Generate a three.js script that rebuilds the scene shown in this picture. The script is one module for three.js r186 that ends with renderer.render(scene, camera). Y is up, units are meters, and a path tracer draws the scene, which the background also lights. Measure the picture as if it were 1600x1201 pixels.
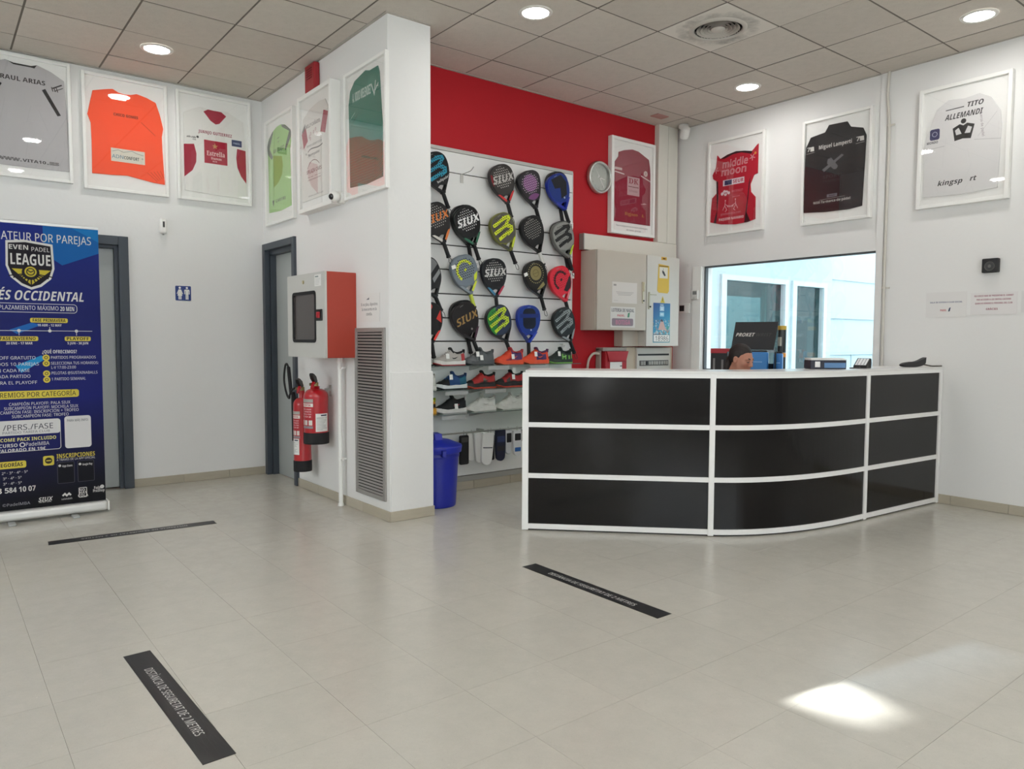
import * as THREE from 'three';
import { RoundedBoxGeometry } from 'three/addons/geometries/RoundedBoxGeometry.js';
import { MarchingCubes } from 'three/addons/objects/MarchingCubes.js';
import { RectAreaLightUniformsLib } from 'three/addons/lights/RectAreaLightUniformsLib.js';
import { mergeGeometries, mergeVertices } from 'three/addons/utils/BufferGeometryUtils.js';

// ---------------------------------------------------------------- camera, sky, sun, exposure
const scene = new THREE.Scene();
const camera = new THREE.PerspectiveCamera(54.55, 1600 / 1201, 0.05, 100);
camera.position.set(0, 1.277, 0);
{
  const right = new THREE.Vector3(0.78668146, 0.00350033, 0.6173492);
  const up = new THREE.Vector3(0.03408067, 0.99821282, -0.04908845);
  const back = new THREE.Vector3(-0.61641771, 0.05965665, 0.78515622);
  camera.quaternion.setFromRotationMatrix(new THREE.Matrix4().makeBasis(right, up, back));
}
scene.add(camera);
const EXPOSURE = 0.89, LAMP = 114, GLOW = 26, SKY = 6.2, SUN = 62;
scene.background = new THREE.Color().setRGB(0.86 * SKY, 0.94 * SKY, 1.0 * SKY);
const sun = new THREE.DirectionalLight(new THREE.Color().setRGB(0.95, 0.98, 1.0), SUN);
sun.position.set(6.28 + 10, 1.6 + 4.66, -0.66 + 1.7);
sun.target.position.set(6.28, 1.6, -0.66);
sun.castShadow = true; sun.shadow.radius = 1.8; sun.shadow.mapSize.set(2048, 2048);
sun.shadow.camera.left = -12; sun.shadow.camera.right = 12; sun.shadow.camera.top = 9; sun.shadow.camera.bottom = -9;
sun.shadow.camera.near = 0.5; sun.shadow.camera.far = 30; sun.shadow.bias = -0.0004;
scene.add(sun, sun.target);
const renderer = new THREE.WebGLRenderer({ antialias: true });
renderer.toneMapping = THREE.LinearToneMapping;
renderer.toneMappingExposure = EXPOSURE;
renderer.shadowMap.enabled = true;
RectAreaLightUniformsLib.init();
renderer.shadowMap.type = THREE.PCFSoftShadowMap;

// ---------------------------------------------------------------- helpers
let seed = 20240611;
const rnd = () => { seed = (seed + 0x6D2B79F5) | 0; let t = Math.imul(seed ^ (seed >>> 15), 1 | seed); t = (t + Math.imul(t ^ (t >>> 7), 61 | t)) ^ t; return ((t ^ (t >>> 14)) >>> 0) / 4294967296; };
const rr = (a, b) => a + (b - a) * rnd();
const used = {};
function numbered(n) { const k = used[n] = (used[n] ?? -1) + 1; return k ? n + '_' + String(k).padStart(3, '0') : n; }
const V = (x, y, z) => new THREE.Vector3(x, y, z);
const srgb = (c) => new THREE.Color(c);
function std(color, o = {}) { return new THREE.MeshStandardMaterial({ color: srgb(color), roughness: 0.6, metalness: 0, ...o }); }
function phys(color, o = {}) { return new THREE.MeshPhysicalMaterial({ color: srgb(color), roughness: 0.5, metalness: 0, ...o }); }
function canvasTex(w, h, draw, srgbSpace = true) {
  const c = document.createElement('canvas'); c.width = w; c.height = h;
  const x = c.getContext('2d'); draw(x, w, h);
  const t = new THREE.CanvasTexture(c); if (srgbSpace) t.colorSpace = THREE.SRGBColorSpace; t.anisotropy = 8; return t;
}
function noiseTex(n, fn, rep = true, color = false) {
  const d = new Uint8Array(n * n * 4);
  for (let y = 0; y < n; y++) for (let x = 0; x < n; x++) { const v = fn(x, y, n), k = (y * n + x) * 4; if (Array.isArray(v)) { d[k] = v[0]; d[k + 1] = v[1]; d[k + 2] = v[2]; } else d[k] = d[k + 1] = d[k + 2] = v; d[k + 3] = 255; }
  const t = new THREE.DataTexture(d, n, n); t.magFilter = THREE.LinearFilter; t.minFilter = THREE.LinearMipmapLinearFilter; t.generateMipmaps = true;
  if (rep) t.wrapS = t.wrapT = THREE.RepeatWrapping; if (color) t.colorSpace = THREE.SRGBColorSpace; t.needsUpdate = true; return t;
}
// periodic value noise
function makeNoise(period) {
  const g = new Float32Array(period * period); for (let i = 0; i < g.length; i++) g[i] = rnd();
  return (x, y) => { const xi = Math.floor(x), yi = Math.floor(y), fx = x - xi, fy = y - yi, sx = fx * fx * (3 - 2 * fx), sy = fy * fy * (3 - 2 * fy); const m = (a) => ((a % period) + period) % period; const at = (a, b) => g[m(b) * period + m(a)]; return (at(xi, yi) * (1 - sx) + at(xi + 1, yi) * sx) * (1 - sy) + (at(xi, yi + 1) * (1 - sx) + at(xi + 1, yi + 1) * sx) * sy; };
}
function box(w, h, d, x = 0, y = 0, z = 0) { const g = new THREE.BoxGeometry(w, h, d); g.translate(x, y, z); return g; }
function rbox(w, h, d, r, x = 0, y = 0, z = 0, s = 2) { const g = new RoundedBoxGeometry(w, h, d, s, Math.min(r, w / 2.01, h / 2.01, d / 2.01)); g.translate(x, y, z); return g; }
function span(x0, x1, y0, y1, z0, z1) { return box(x1 - x0, y1 - y0, z1 - z0, (x0 + x1) / 2, (y0 + y1) / 2, (z0 + z1) / 2); }
function cyl(r0, r1, h, x = 0, y = 0, z = 0, n = 24) { const g = new THREE.CylinderGeometry(r0, r1, h, n); g.translate(x, y, z); return g; }
function cylZ(r0, r1, h, x = 0, y = 0, z = 0, n = 24) { const g = new THREE.CylinderGeometry(r0, r1, h, n); g.rotateX(Math.PI / 2); g.translate(x, y, z); return g; }
function tube(pts, r, seg = 32, rad = 8, closed = false) { return new THREE.TubeGeometry(new THREE.CatmullRomCurve3(pts.map((p) => Array.isArray(p) ? V(...p) : p), closed), seg, r, rad, closed); }
function lathe(pts, n = 40) { return new THREE.LatheGeometry(pts.map((p) => new THREE.Vector2(p[0], p[1])), n); }
function shapeOf(pts, smooth = false) { if (smooth) { const s = new THREE.Shape(); s.moveTo(pts[0][0], pts[0][1]); s.splineThru(pts.slice(1).map((p) => new THREE.Vector2(...p))); return s; } return new THREE.Shape(pts.map((p) => new THREE.Vector2(p[0], p[1]))); }
function extrude(shape, depth, bevel = 0, curve = 12) { return new THREE.ExtrudeGeometry(shape, { depth, bevelEnabled: bevel > 0, bevelThickness: bevel, bevelSize: bevel, bevelSegments: 2, curveSegments: curve }); }
function rrect(x0, y0, x1, y1, r) { const s = new THREE.Shape(); s.moveTo(x0 + r, y0); s.lineTo(x1 - r, y0); s.quadraticCurveTo(x1, y0, x1, y0 + r); s.lineTo(x1, y1 - r); s.quadraticCurveTo(x1, y1, x1 - r, y1); s.lineTo(x0 + r, y1); s.quadraticCurveTo(x0, y1, x0, y1 - r); s.lineTo(x0, y0 + r); s.quadraticCurveTo(x0, y0, x0 + r, y0); return s; }
function planarUV(g, w, h, cx = 0, cy = 0) { const p = g.attributes.position, uv = new Float32Array(p.count * 2); for (let i = 0; i < p.count; i++) { uv[2 * i] = (p.getX(i) - cx) / w + 0.5; uv[2 * i + 1] = (p.getY(i) - cy) / h + 0.5; } g.setAttribute('uv', new THREE.BufferAttribute(uv, 2)); return g; }
function merge(list) { const l = list.map((g) => { let q = g.index ? g.toNonIndexed() : g; for (const k of Object.keys(q.attributes)) if (!['position', 'normal', 'uv'].includes(k)) q.deleteAttribute(k); q.morphAttributes = {}; q.clearGroups(); return q; }); return mergeGeometries(l); }
function part(name, geo, mat, parent) { const m = new THREE.Mesh(Array.isArray(geo) ? merge(geo) : geo, mat); m.name = name; parent.add(m); return m; }
function thing(name, label, category, pos = [0, 0, 0], turn = 0, group) { const o = new THREE.Group(); o.name = numbered(name); o.position.set(...pos); o.rotation.y = turn; o.userData = { label, category }; if (group) o.userData.group = group; scene.add(o); return o; }
function single(name, geo, mat, label, category, group, pos, turn) { const m = new THREE.Mesh(Array.isArray(geo) ? merge(geo) : geo, mat); m.name = numbered(name); m.userData = { label, category }; if (group) m.userData.group = group; if (pos) m.position.set(...pos); if (turn) m.rotation.y = turn; scene.add(m); return m; }
function metric(g) { const p = g.attributes.position, n = g.attributes.normal, u = new Float32Array(p.count * 2); for (let i = 0; i < p.count; i++) { const ax = Math.abs(n.getX(i)), ay = Math.abs(n.getY(i)), az = Math.abs(n.getZ(i)); u[2 * i] = ax > az && ax > ay ? p.getZ(i) : p.getX(i); u[2 * i + 1] = ay > ax && ay > az ? p.getZ(i) : p.getY(i); } g.setAttribute('uv', new THREE.BufferAttribute(u, 2)); return g; }
function structure(name, geo, mat, parent) { const m = geo ? new THREE.Mesh(metric(Array.isArray(geo) ? merge(geo) : geo), mat) : new THREE.Group(); m.name = name; if (!parent) m.userData.kind = 'structure'; (parent || scene).add(m); return m; }
const W = -Math.PI / 2;                      // turn for things on a wall that faces -x
function T(c, s, x, y, size, o = {}) {       // text: centred on x,y (o.align), o.fit = width to fit
  c.save(); c.translate(x, y); if (o.rot) c.rotate(o.rot); if (o.skew) c.transform(1, 0, -o.skew, 1, 0, 0);
  c.font = `${o.italic ? 'italic ' : ''}${o.w || 'bold'} ${size}px ${o.font || 'sans-serif'}`; c.textBaseline = 'middle';
  const w = c.measureText(s).width, k = o.fit ? o.fit / w : 1; c.scale(k, 1);
  c.textAlign = o.align || 'center';
  if (o.stroke) { c.lineWidth = o.lw || 2; c.strokeStyle = o.stroke; c.strokeText(s, 0, 0); }
  if (o.color !== null) { c.fillStyle = o.color || '#000'; c.fillText(s, 0, 0); }
  c.restore();
}
function P(c, pts, color) { c.beginPath(); pts.forEach((p, i) => i ? c.lineTo(p[0], p[1]) : c.moveTo(p[0], p[1])); c.closePath(); c.fillStyle = color; c.fill(); }
function RR(c, x, y, w, h, r, fill, stroke, lw) { c.beginPath(); c.moveTo(x + r, y); c.arcTo(x + w, y, x + w, y + h, r); c.arcTo(x + w, y + h, x, y + h, r); c.arcTo(x, y + h, x, y, r); c.arcTo(x, y, x + w, y, r); c.closePath(); if (fill) { c.fillStyle = fill; c.fill(); } if (stroke) { c.strokeStyle = stroke; c.lineWidth = lw || 2; c.stroke(); } }
function C(c, x, y, r, fill, stroke, lw) { c.beginPath(); c.arc(x, y, r, 0, 7); if (fill) { c.fillStyle = fill; c.fill(); } if (stroke) { c.strokeStyle = stroke; c.lineWidth = lw || 2; c.stroke(); } }
function L(c, pts, color, lw) { c.beginPath(); pts.forEach((p, i) => i ? c.lineTo(p[0], p[1]) : c.moveTo(p[0], p[1])); c.strokeStyle = color; c.lineWidth = lw; c.stroke(); }

// ---------------------------------------------------------------- shared materials
const n8 = makeNoise(8), n16 = makeNoise(16), n32 = makeNoise(32), n64 = makeNoise(64);
const plasterBump = noiseTex(256, (x, y) => 255 * (0.5 * n32(x / 8, y / 8) + 0.5 * n64(x / 4, y / 4)));
const M = {
  wall: std('#e7e6e3', { roughness: 0.75, bumpMap: plasterBump, bumpScale: 0.0006 }),
  red: std('#b50b1b', { roughness: 0.75, bumpMap: plasterBump, bumpScale: 0.0005 }),
  whitePaint: std('#ecebe6', { roughness: 0.35 }),
  whiteLacquer: std('#efeee9', { roughness: 0.3 }),
  cream: std('#d9d3c6', { roughness: 0.4 }),
  black: std('#141416', { roughness: 0.5 }),
  blackGloss: phys('#121214', { roughness: 0.25, clearcoat: 0.6 }),
  rubber: std('#1b1b1d', { roughness: 0.8 }),
  steel: std('#b9b8b4', { roughness: 0.3, metalness: 1 }),
  chrome: std('#dedede', { roughness: 0.12, metalness: 1 }),
  alu: std('#c9c9c6', { roughness: 0.4, metalness: 0.9 }),
  doorFrame: std('#3f464e', { roughness: 0.45 }),
  doorLeaf: std('#a9adab', { roughness: 0.5 }),
  paper: std('#f1f0ec', { roughness: 0.7 }),
  glass: new THREE.MeshPhysicalMaterial({ color: 0xffffff, transmission: 1, thickness: 0, roughness: 0.02, ior: 1.5 }),
  shelfGlass: new THREE.MeshPhysicalMaterial({ color: srgb('#e4f1ec'), transmission: 1, thickness: 0, roughness: 0.03, ior: 1.5 }),
};

// ---------------------------------------------------------------- the room
const FL = 0, CE = 3.475, XR = 6.28, XC = 2.52, ZC = -4.587, XD = 2.86, ZR = -5.22, ZL = -6.99, XL = -3.2, ZB = 3.5;
const TH = 0.16;
// floor: 40 cm terrazzo tiles, each its own piece where the photograph shows it
const terrazzo = [0, 1, 2].map((k) => noiseTex(256, (x, y) => {
  const c = 0.62 * n8(x / 32 + k * 3, y / 32) + 0.38 * n32(x / 8, y / 8 + k * 5), s = rnd();
  let v = 226 + (c - 0.5) * 7 + (rnd() - 0.5) * 5; if (s > 0.9985) v -= 50 * rnd(); else if (s > 0.93) v -= 5; return [v, v * 0.982, v * 0.935];
}, true, true));
const gloss = noiseTex(256, (x, y) => 150 + 60 * (0.6 * n8(x / 32, y / 32) + 0.4 * n32(x / 8, y / 8)));
const tileMats = [];
for (let k = 0; k < 3; k++) for (const s of [0.985, 1.0, 1.012]) tileMats.push(new THREE.MeshPhysicalMaterial({ map: terrazzo[k], color: new THREE.Color(0.715 * s, 0.71 * s, 0.695 * s), roughness: 0.34, roughnessMap: gloss, ior: 1.5 }));
{
  const floor = structure('floor', span(XL - TH, XR + TH, -0.2, -0.0115, ZL - TH, ZB + TH), std('#a29b8d', { roughness: 0.9 }));
  const g0 = new THREE.BoxGeometry(0.3991, 0.012, 0.3991); g0.translate(0, -0.006, 0);
  const cam = camera; cam.updateMatrixWorld(true); cam.aspect = 1600 / 1201; cam.updateProjectionMatrix();
  const vp = new THREE.Matrix4().multiplyMatrices(cam.projectionMatrix, cam.matrixWorldInverse.copy(cam.matrixWorld).invert());
  const inRoom = (x, z) => x > XL && x < XR && z < ZB && z > ZL && !(x > XC && x < XD && z < ZC) && !(x > XD && z < ZR);
  const rest = [];
  for (let i = -12; i <= 13; i++) for (let j = -12; j <= 17; j++) {
    const x0 = Math.max(XL, 1.505 + 0.4 * (i - 0.5) + 0.2 - 0.2 - 0.0), cx = 1.705 + 0.4 * i, cz = -2.785 + 0.4 * j;
    const sx0 = Math.max(XL, cx - 0.2), sx1 = Math.min(XR, cx + 0.2), sz0 = Math.max(ZL, cz - 0.2), sz1 = Math.min(ZB, cz + 0.2);
    if (sx1 - sx0 < 0.02 || sz1 - sz0 < 0.02 || !(inRoom((sx0 + sx1) / 2, (sz0 + sz1) / 2) || inRoom(sx0 + 0.01, sz1 - 0.01) || inRoom(sx1 - 0.01, sz1 - 0.01))) continue;
    const w = sx1 - sx0 - 0.0009, d = sz1 - sz0 - 0.0009, mx = (sx0 + sx1) / 2, mz = (sz0 + sz1) / 2;
    const p = V(mx, 0, mz).applyMatrix4(vp), front = V(mx, 0, mz).sub(cam.position).dot(V(0.616, -0.06, -0.785)) > 0.4;
    if (front && Math.abs(p.x) < 1.12 && p.y > -1.25) {
      const m = part('floor_tile', g0, tileMats[Math.floor(rnd() * 9)], floor); m.position.set(mx, rr(-0.0003, 0), mz); m.scale.set(w / 0.3991, 1, d / 0.3991); m.rotation.y = Math.abs(w - d) < 0.001 ? Math.floor(rnd() * 4) * Math.PI / 2 : 0;
    } else rest.push(box(w, 0.012, d, mx, -0.006, mz));
  }
  const s = part('tile_field', rest, tileMats[4], floor); s.userData.kind = 'stuff';
}
// ceiling: 60 cm mineral tiles in a grid
const tileDefs = [];
{
  const ceilMat = ['#d5ccc1', '#d1c8bd', '#d8cfc4'].map((c, k) => { const t = noiseTex(128, (x, y) => { const v = 243 + 5 * n16(x / 8 + k, y / 8) + (rnd() > 0.985 ? -14 : 0) + 4 * (rnd() - 0.5); return [v, v, v]; }, true, true); return std(c, { roughness: 0.9, map: t, bumpMap: plasterBump, bumpScale: 0.001 }); });
  const ceiling = structure('ceiling', span(XL - TH, XR + TH, CE + 0.03, CE + 0.2, ZL - TH, ZB + TH), std('#54504b', { roughness: 0.95 }));
  const gx0 = 2.985, gz0 = -4.25, px = 0.6, pz = 0.59;
  const bars = [], far = []; const barMat = std('#746c63', { roughness: 0.8 });
  const wv = camera.matrixWorld.clone().invert();
  const vp = new THREE.Matrix4().multiplyMatrices(camera.projectionMatrix, wv);
  for (let i = -11; i <= 6; i++) for (let j = -14; j <= 5; j++) {
    const x0 = Math.max(XL, gx0 + px * i), x1 = Math.min(XR, gx0 + px * (i + 1)), z0 = Math.max(ZL, gz0 - pz * (j + 1)), z1 = Math.min(ZB, gz0 - pz * j);
    if (x1 - x0 < 0.03 || z1 - z0 < 0.03) continue;
    const mx = (x0 + x1) / 2, mz = (z0 + z1) / 2; if (mx > XD && z1 < ZR) continue;
    if (i === 2 && j === -2) { tileDefs.push([mx, mz]); continue; }        // the air diffuser's place
    const p = V(mx, CE, mz).applyMatrix4(vp), front = V(mx, CE, mz).sub(camera.position).dot(V(0.616, -0.06, -0.785)) > 0.5;
    if (front && Math.abs(p.x) < 1.3 && p.y < 1.5) { const m = part('ceiling_tile', box(x1 - x0 - 0.014, 0.018, z1 - z0 - 0.014), ceilMat[Math.floor(rnd() * 3)], ceiling); m.position.set(mx, CE + 0.011 + rr(-0.002, 0.0015), mz); m.rotation.z = rr(-0.003, 0.003); m.rotation.x = rr(-0.003, 0.003); }
    else far.push(box(x1 - x0 - 0.014, 0.018, z1 - z0 - 0.014, mx, CE + 0.011, mz));
  }
  for (let i = -11; i <= 6; i++) { const x = gx0 + px * i; if (x > XL && x < XR) bars.push(span(x - 0.007, x + 0.007, CE + 0.004, CE + 0.03, ZL, ZB)); }
  for (let j = -14; j <= 5; j++) { const z = gz0 - pz * j; if (z > ZL && z < ZB) bars.push(span(XL, z < ZR ? XC : XR, CE + 0.004, CE + 0.03, z - 0.007, z + 0.007)); }
  part('ceiling_grid', bars, barMat, ceiling);
  const f = part('tile_field', far, ceilMat[1], ceiling); f.userData.kind = 'stuff';
  const edge = [span(XL, XC, CE - 0.004, CE + 0.03, ZL, ZL + 0.02), span(XD, XR, CE - 0.004, CE + 0.03, ZR, ZR + 0.018), span(XR - 0.018, XR, CE - 0.004, CE + 0.03, ZR, ZB), span(XC - 0.02, XC, CE - 0.004, CE + 0.03, ZL, ZC + 0.02), span(XC, XD, CE - 0.004, CE + 0.03, ZC, ZC + 0.02)];
  part('edge_angle', edge, std('#b5aea4', { roughness: 0.6 }), ceiling);
}
// walls (thick, so that daylight comes only through the openings)
const D1 = [0.47, 1.365, 2.13], D2 = [-6.965, -6.205, 2.155];              // door openings incl. frame
structure('wall_left', [span(XL - TH, D1[0], -0.05, CE + 0.03, ZL - TH, ZL), span(D1[0], D1[1], D1[2], CE + 0.03, ZL - TH, ZL), span(D1[1], XC + 0.1, -0.05, CE + 0.03, ZL - TH, ZL), span(D1[0] - 0.1, D1[1] + 0.1, -0.05, 2.3, ZL - TH - 0.1, ZL - TH)], M.wall);
structure('wall_side', [span(XC, XD, -0.05, CE + 0.03, D2[1], ZC), span(XC, XD, D2[2], CE + 0.03, ZL, D2[1]), span(XC + 0.16, XD, -0.05, D2[2], ZL - TH, D2[1]), span(XC, XC + 0.16, -0.05, D2[2], ZL - TH, D2[0])], M.wall);
structure('wall_rear', span(XD, XR + TH, -0.05, CE + 0.03, ZR - TH, ZR), M.red);
const WN = { z0: -4.845, z1: -3.05, y0: 0.96, y1: 2.035 }, SW = { z0: -0.76, z1: -0.12, y0: 1.3, y1: 1.88 }, GD = { z0: 0.3, z1: 1.9, y0: 1.1, y1: 2.6 }, FW = { x0: -2.7, x1: 2.9, y0: 1.05, y1: 2.95 }, LW = { z0: -5.2, z1: -2.2, y0: 1.05, y1: 2.9 };
structure('wall_right', [span(XR, XR + TH, -0.05, CE + 0.03, ZR, WN.z0), span(XR, XR + TH, -0.05, WN.y0, WN.z0, WN.z1), span(XR, XR + TH, WN.y1, CE + 0.03, WN.z0, WN.z1), span(XR, XR + TH, -0.05, CE + 0.03, WN.z1, SW.z0), span(XR, XR + TH, -0.05, SW.y0, SW.z0, SW.z1), span(XR, XR + TH, SW.y1, CE + 0.03, SW.z0, SW.z1), span(XR, XR + TH, -0.05, CE + 0.03, SW.z1, GD.z0), span(XR, XR + TH, GD.y1, CE + 0.03, GD.z0, GD.z1), span(XR, XR + TH, -0.05, GD.y0, GD.z0, GD.z1), span(XR, XR + TH, -0.05, CE + 0.03, GD.z1, ZB)], M.wall);
structure('wall_front', [span(XL - TH, FW.x0, -0.05, CE + 0.03, ZB, ZB + TH), span(FW.x1, XR + TH, -0.05, CE + 0.03, ZB, ZB + TH), span(FW.x0, FW.x1, -0.05, FW.y0, ZB, ZB + TH), span(FW.x0, FW.x1, FW.y1, CE + 0.03, ZB, ZB + TH)], M.wall);
structure('wall_far_left', [span(XL - TH, XL, -0.05, CE + 0.03, ZL, LW.z0), span(XL - TH, XL, -0.05, CE + 0.03, LW.z1, ZB), span(XL - TH, XL, -0.05, LW.y0, LW.z0, LW.z1), span(XL - TH, XL, LW.y1, CE + 0.03, LW.z0, LW.z1)], M.wall);
structure('trim_1', rbox(0.345, 1.048, 0.012, 0.003, (XC + XD) / 2 + 0.008, 0.524, ZC + 0.004), M.wall);   // cladding on the lower pier
// skirting tiles
const skirtMats = ['#cdc7bb', '#c7c1b5', '#d2ccc1', '#c0baad'].map((c) => std(c, { roughness: 0.4, map: terrazzo[1] }));
function skirting(name, a, b, nx, nz) {
  const o = structure(name), dx = b[0] - a[0], dz = b[1] - a[1], len = Math.hypot(dx, dz), ux = dx / len, uz = dz / len;
  let s = 0; while (s < len - 0.01) { const e = Math.min(len, s + 0.4), w = e - s - 0.002, m = part('skirting_tile', rbox(w, 0.072, 0.012, 0.003), skirtMats[Math.floor(rnd() * 4)], o); const c = (s + e) / 2; m.position.set(a[0] + ux * c + nx * 0.0065, 0.0365, a[1] + uz * c + nz * 0.0065); m.rotation.y = -Math.atan2(uz, ux); s = e; }
  return o;
}
skirting('baseboard_left', [D1[1], ZL], [XC - 0.02, ZL], 0, 1);
skirting('baseboard_side', [XC, ZC + 0.012], [XC, D2[1]], -1, 0);
skirting('baseboard_pier', [XC - 0.012, ZC], [XD + 0.014, ZC], 0, 1).position.z = 0.011;
skirting('baseboard_rear', [XD + 0.01, ZR], [XR - 0.02, ZR], 0, 1).position.z = 0.004;
skirting('baseboard_right', [XR, ZR], [XR, -0.5], -1, 0);
// doors
{
  const d = structure('door_1'); const [a, b, h] = D1; part('threshold', span(a, b, -0.04, -0.001, ZL - TH, ZL), std('#8a857b', { roughness: 0.5 }), d);
  part('door_frame', [rbox(0.075, h, 0.05, 0.004, b - 0.0375, h / 2, ZL), rbox(0.075, h, 0.05, 0.004, a + 0.0375, h / 2, ZL), rbox(b - a - 0.151, 0.075, 0.05, 0.004, (a + b) / 2, h - 0.0375, ZL), span(b - 0.1, b - 0.003, 0, h - 0.004, ZL - 0.12, ZL - 0.026), span(a + 0.003, a + 0.1, 0, h - 0.004, ZL - 0.12, ZL - 0.026), span(a + 0.101, b - 0.101, h - 0.1, h - 0.004, ZL - 0.12, ZL - 0.026)], M.doorFrame, d);
  part('door_leaf', rbox(b - a - 0.2, h - 0.11, 0.04, 0.003, (a + b) / 2, (h - 0.1) / 2 + 0.004, ZL - 0.09), M.doorLeaf, d);
}
{
  const d = structure('door_2'); const [a, b, h] = D2, X = XC; part('threshold', span(X, X + 0.16, -0.04, -0.001, a, b), std('#8a857b', { roughness: 0.5 }), d);
  part('door_frame', [rbox(0.05, h, 0.06, 0.004, X - 0.0, h / 2, b - 0.03), rbox(0.05, h, 0.06, 0.004, X, h / 2, a + 0.03), rbox(0.05, 0.06, b - a - 0.121, 0.004, X, h - 0.03, (a + b) / 2), span(X + 0.026, X + 0.155, 0, h - 0.004, a + 0.002, a + 0.075), span(X + 0.026, X + 0.155, 0, h - 0.004, b - 0.075, b - 0.002), span(X + 0.026, X + 0.155, h - 0.1, h - 0.004, a + 0.076, b - 0.076)], M.doorFrame, d);
  part('door_leaf', rbox(0.04, h - 0.1, b - a - 0.15, 0.003, X + 0.1, (h - 0.1) / 2 + 0.004, (a + b) / 2), M.doorLeaf, d);
}
// interior window into the yard
{
  const w = structure('window_1'), X = XR;
  const dark = std('#55585a', { roughness: 0.4 });
  part('window_frame', [span(X + 0.03, X + 0.07, WN.y1 - 0.016, WN.y1, WN.z0, WN.z1), span(X + 0.03, X + 0.07, WN.y0, WN.y0 + 0.03, WN.z0, WN.z1), span(X + 0.03, X + 0.07, WN.y0 + 0.03, WN.y1 - 0.016, WN.z0, WN.z0 + 0.018), span(X + 0.03, X + 0.07, WN.y0 + 0.03, WN.y1 - 0.016, WN.z1 - 0.014, WN.z1)], dark, w);
  part('window_casing', [rbox(0.02, WN.y1 - 0.9, 0.11, 0.003, X - 0.008, (WN.y1 + 0.9) / 2, WN.z0 - 0.06), rbox(0.05, 0.025, WN.z1 - WN.z0 + 0.1, 0.003, X - 0.012, WN.y0 - 0.012, (WN.z0 + WN.z1) / 2)], M.whiteLacquer, w);
  part('window_pane', span(X + 0.048, X + 0.052, WN.y0 + 0.02, WN.y1 - 0.01, WN.z0 + 0.01, WN.z1 - 0.01), M.glass, w);
}
{
  const w = structure('window_2'), X = XR;
  part('window_frame', [span(X + 0.03, X + 0.08, SW.y1 - 0.02, SW.y1, SW.z0, SW.z1), span(X + 0.03, X + 0.08, SW.y0, SW.y0 + 0.03, SW.z0, SW.z1), span(X + 0.03, X + 0.08, SW.y0 + 0.03, SW.y1 - 0.02, SW.z1 - 0.02, SW.z1)], M.whiteLacquer, w);
  part('window_pane', span(X + 0.052, X + 0.056, 1.73, SW.y1 - 0.01, SW.z0, SW.z1 - 0.01), M.glass, w);
  part('tinted_pane', span(X + 0.052, X + 0.056, SW.y0 + 0.02, 1.73, SW.z0, SW.z1 - 0.01), new THREE.MeshPhysicalMaterial({ color: srgb('#737c85'), transmission: 1, thickness: 0, roughness: 0.02, ior: 1.5 }), w);
  const d = structure('window_3');
  part('window_frame', [span(X + 0.03, X + 0.09, GD.y0, GD.y1, GD.z0, GD.z0 + 0.06), span(X + 0.03, X + 0.09, GD.y0, GD.y1, GD.z1 - 0.06, GD.z1), span(X + 0.03, X + 0.09, GD.y1 - 0.06, GD.y1, GD.z0 + 0.06, GD.z1 - 0.06), span(X + 0.03, X + 0.09, GD.y0, GD.y0 + 0.06, GD.z0 + 0.06, GD.z1 - 0.06)], M.whiteLacquer, d);
  part('window_pane', span(X + 0.055, X + 0.059, GD.y0 + 0.05, GD.y1 - 0.05, GD.z0 + 0.05, GD.z1 - 0.05), M.glass, d);
  const f = structure('window_4'), fb = [span(FW.x0, FW.x1, FW.y0, FW.y0 + 0.06, ZB + 0.05, ZB + 0.11), span(FW.x0, FW.x1, FW.y1 - 0.06, FW.y1, ZB + 0.05, ZB + 0.11)]; for (let k = 0; k < 4; k++) { const x = FW.x0 + k * (FW.x1 - FW.x0 - 0.06) / 3; fb.push(span(x, x + 0.06, FW.y0 + 0.06, FW.y1 - 0.06, ZB + 0.05, ZB + 0.11)); }
  part('window_frame', fb, M.whiteLacquer, f); for (let k = 0; k < 3; k++) { const x = FW.x0 + 0.05 + k * (FW.x1 - FW.x0 - 0.06) / 3; part('window_pane', span(x, x + (FW.x1 - FW.x0 - 0.06) / 3 - 0.04, FW.y0 + 0.05, FW.y1 - 0.05, ZB + 0.078, ZB + 0.082), M.glass, f); }
  const e = structure('window_5'), Y = XL - 0.11; part('window_frame', [span(Y, Y + 0.06, LW.y0, LW.y0 + 0.06, LW.z0, LW.z1), span(Y, Y + 0.06, LW.y1 - 0.06, LW.y1, LW.z0, LW.z1), ...[0, 1, 2].map((k) => { const z = LW.z0 + k * (LW.z1 - LW.z0 - 0.06) / 2; return span(Y, Y + 0.06, LW.y0 + 0.06, LW.y1 - 0.06, z, z + 0.06); })], M.whiteLacquer, e); for (let k = 0; k < 2; k++) { const z = LW.z0 + 0.05 + k * (LW.z1 - LW.z0 - 0.06) / 2; part('window_pane', span(Y + 0.028, Y + 0.032, LW.y0 + 0.05, LW.y1 - 0.05, z, z + (LW.z1 - LW.z0 - 0.06) / 2 - 0.04), M.glass, e); }
}
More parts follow.
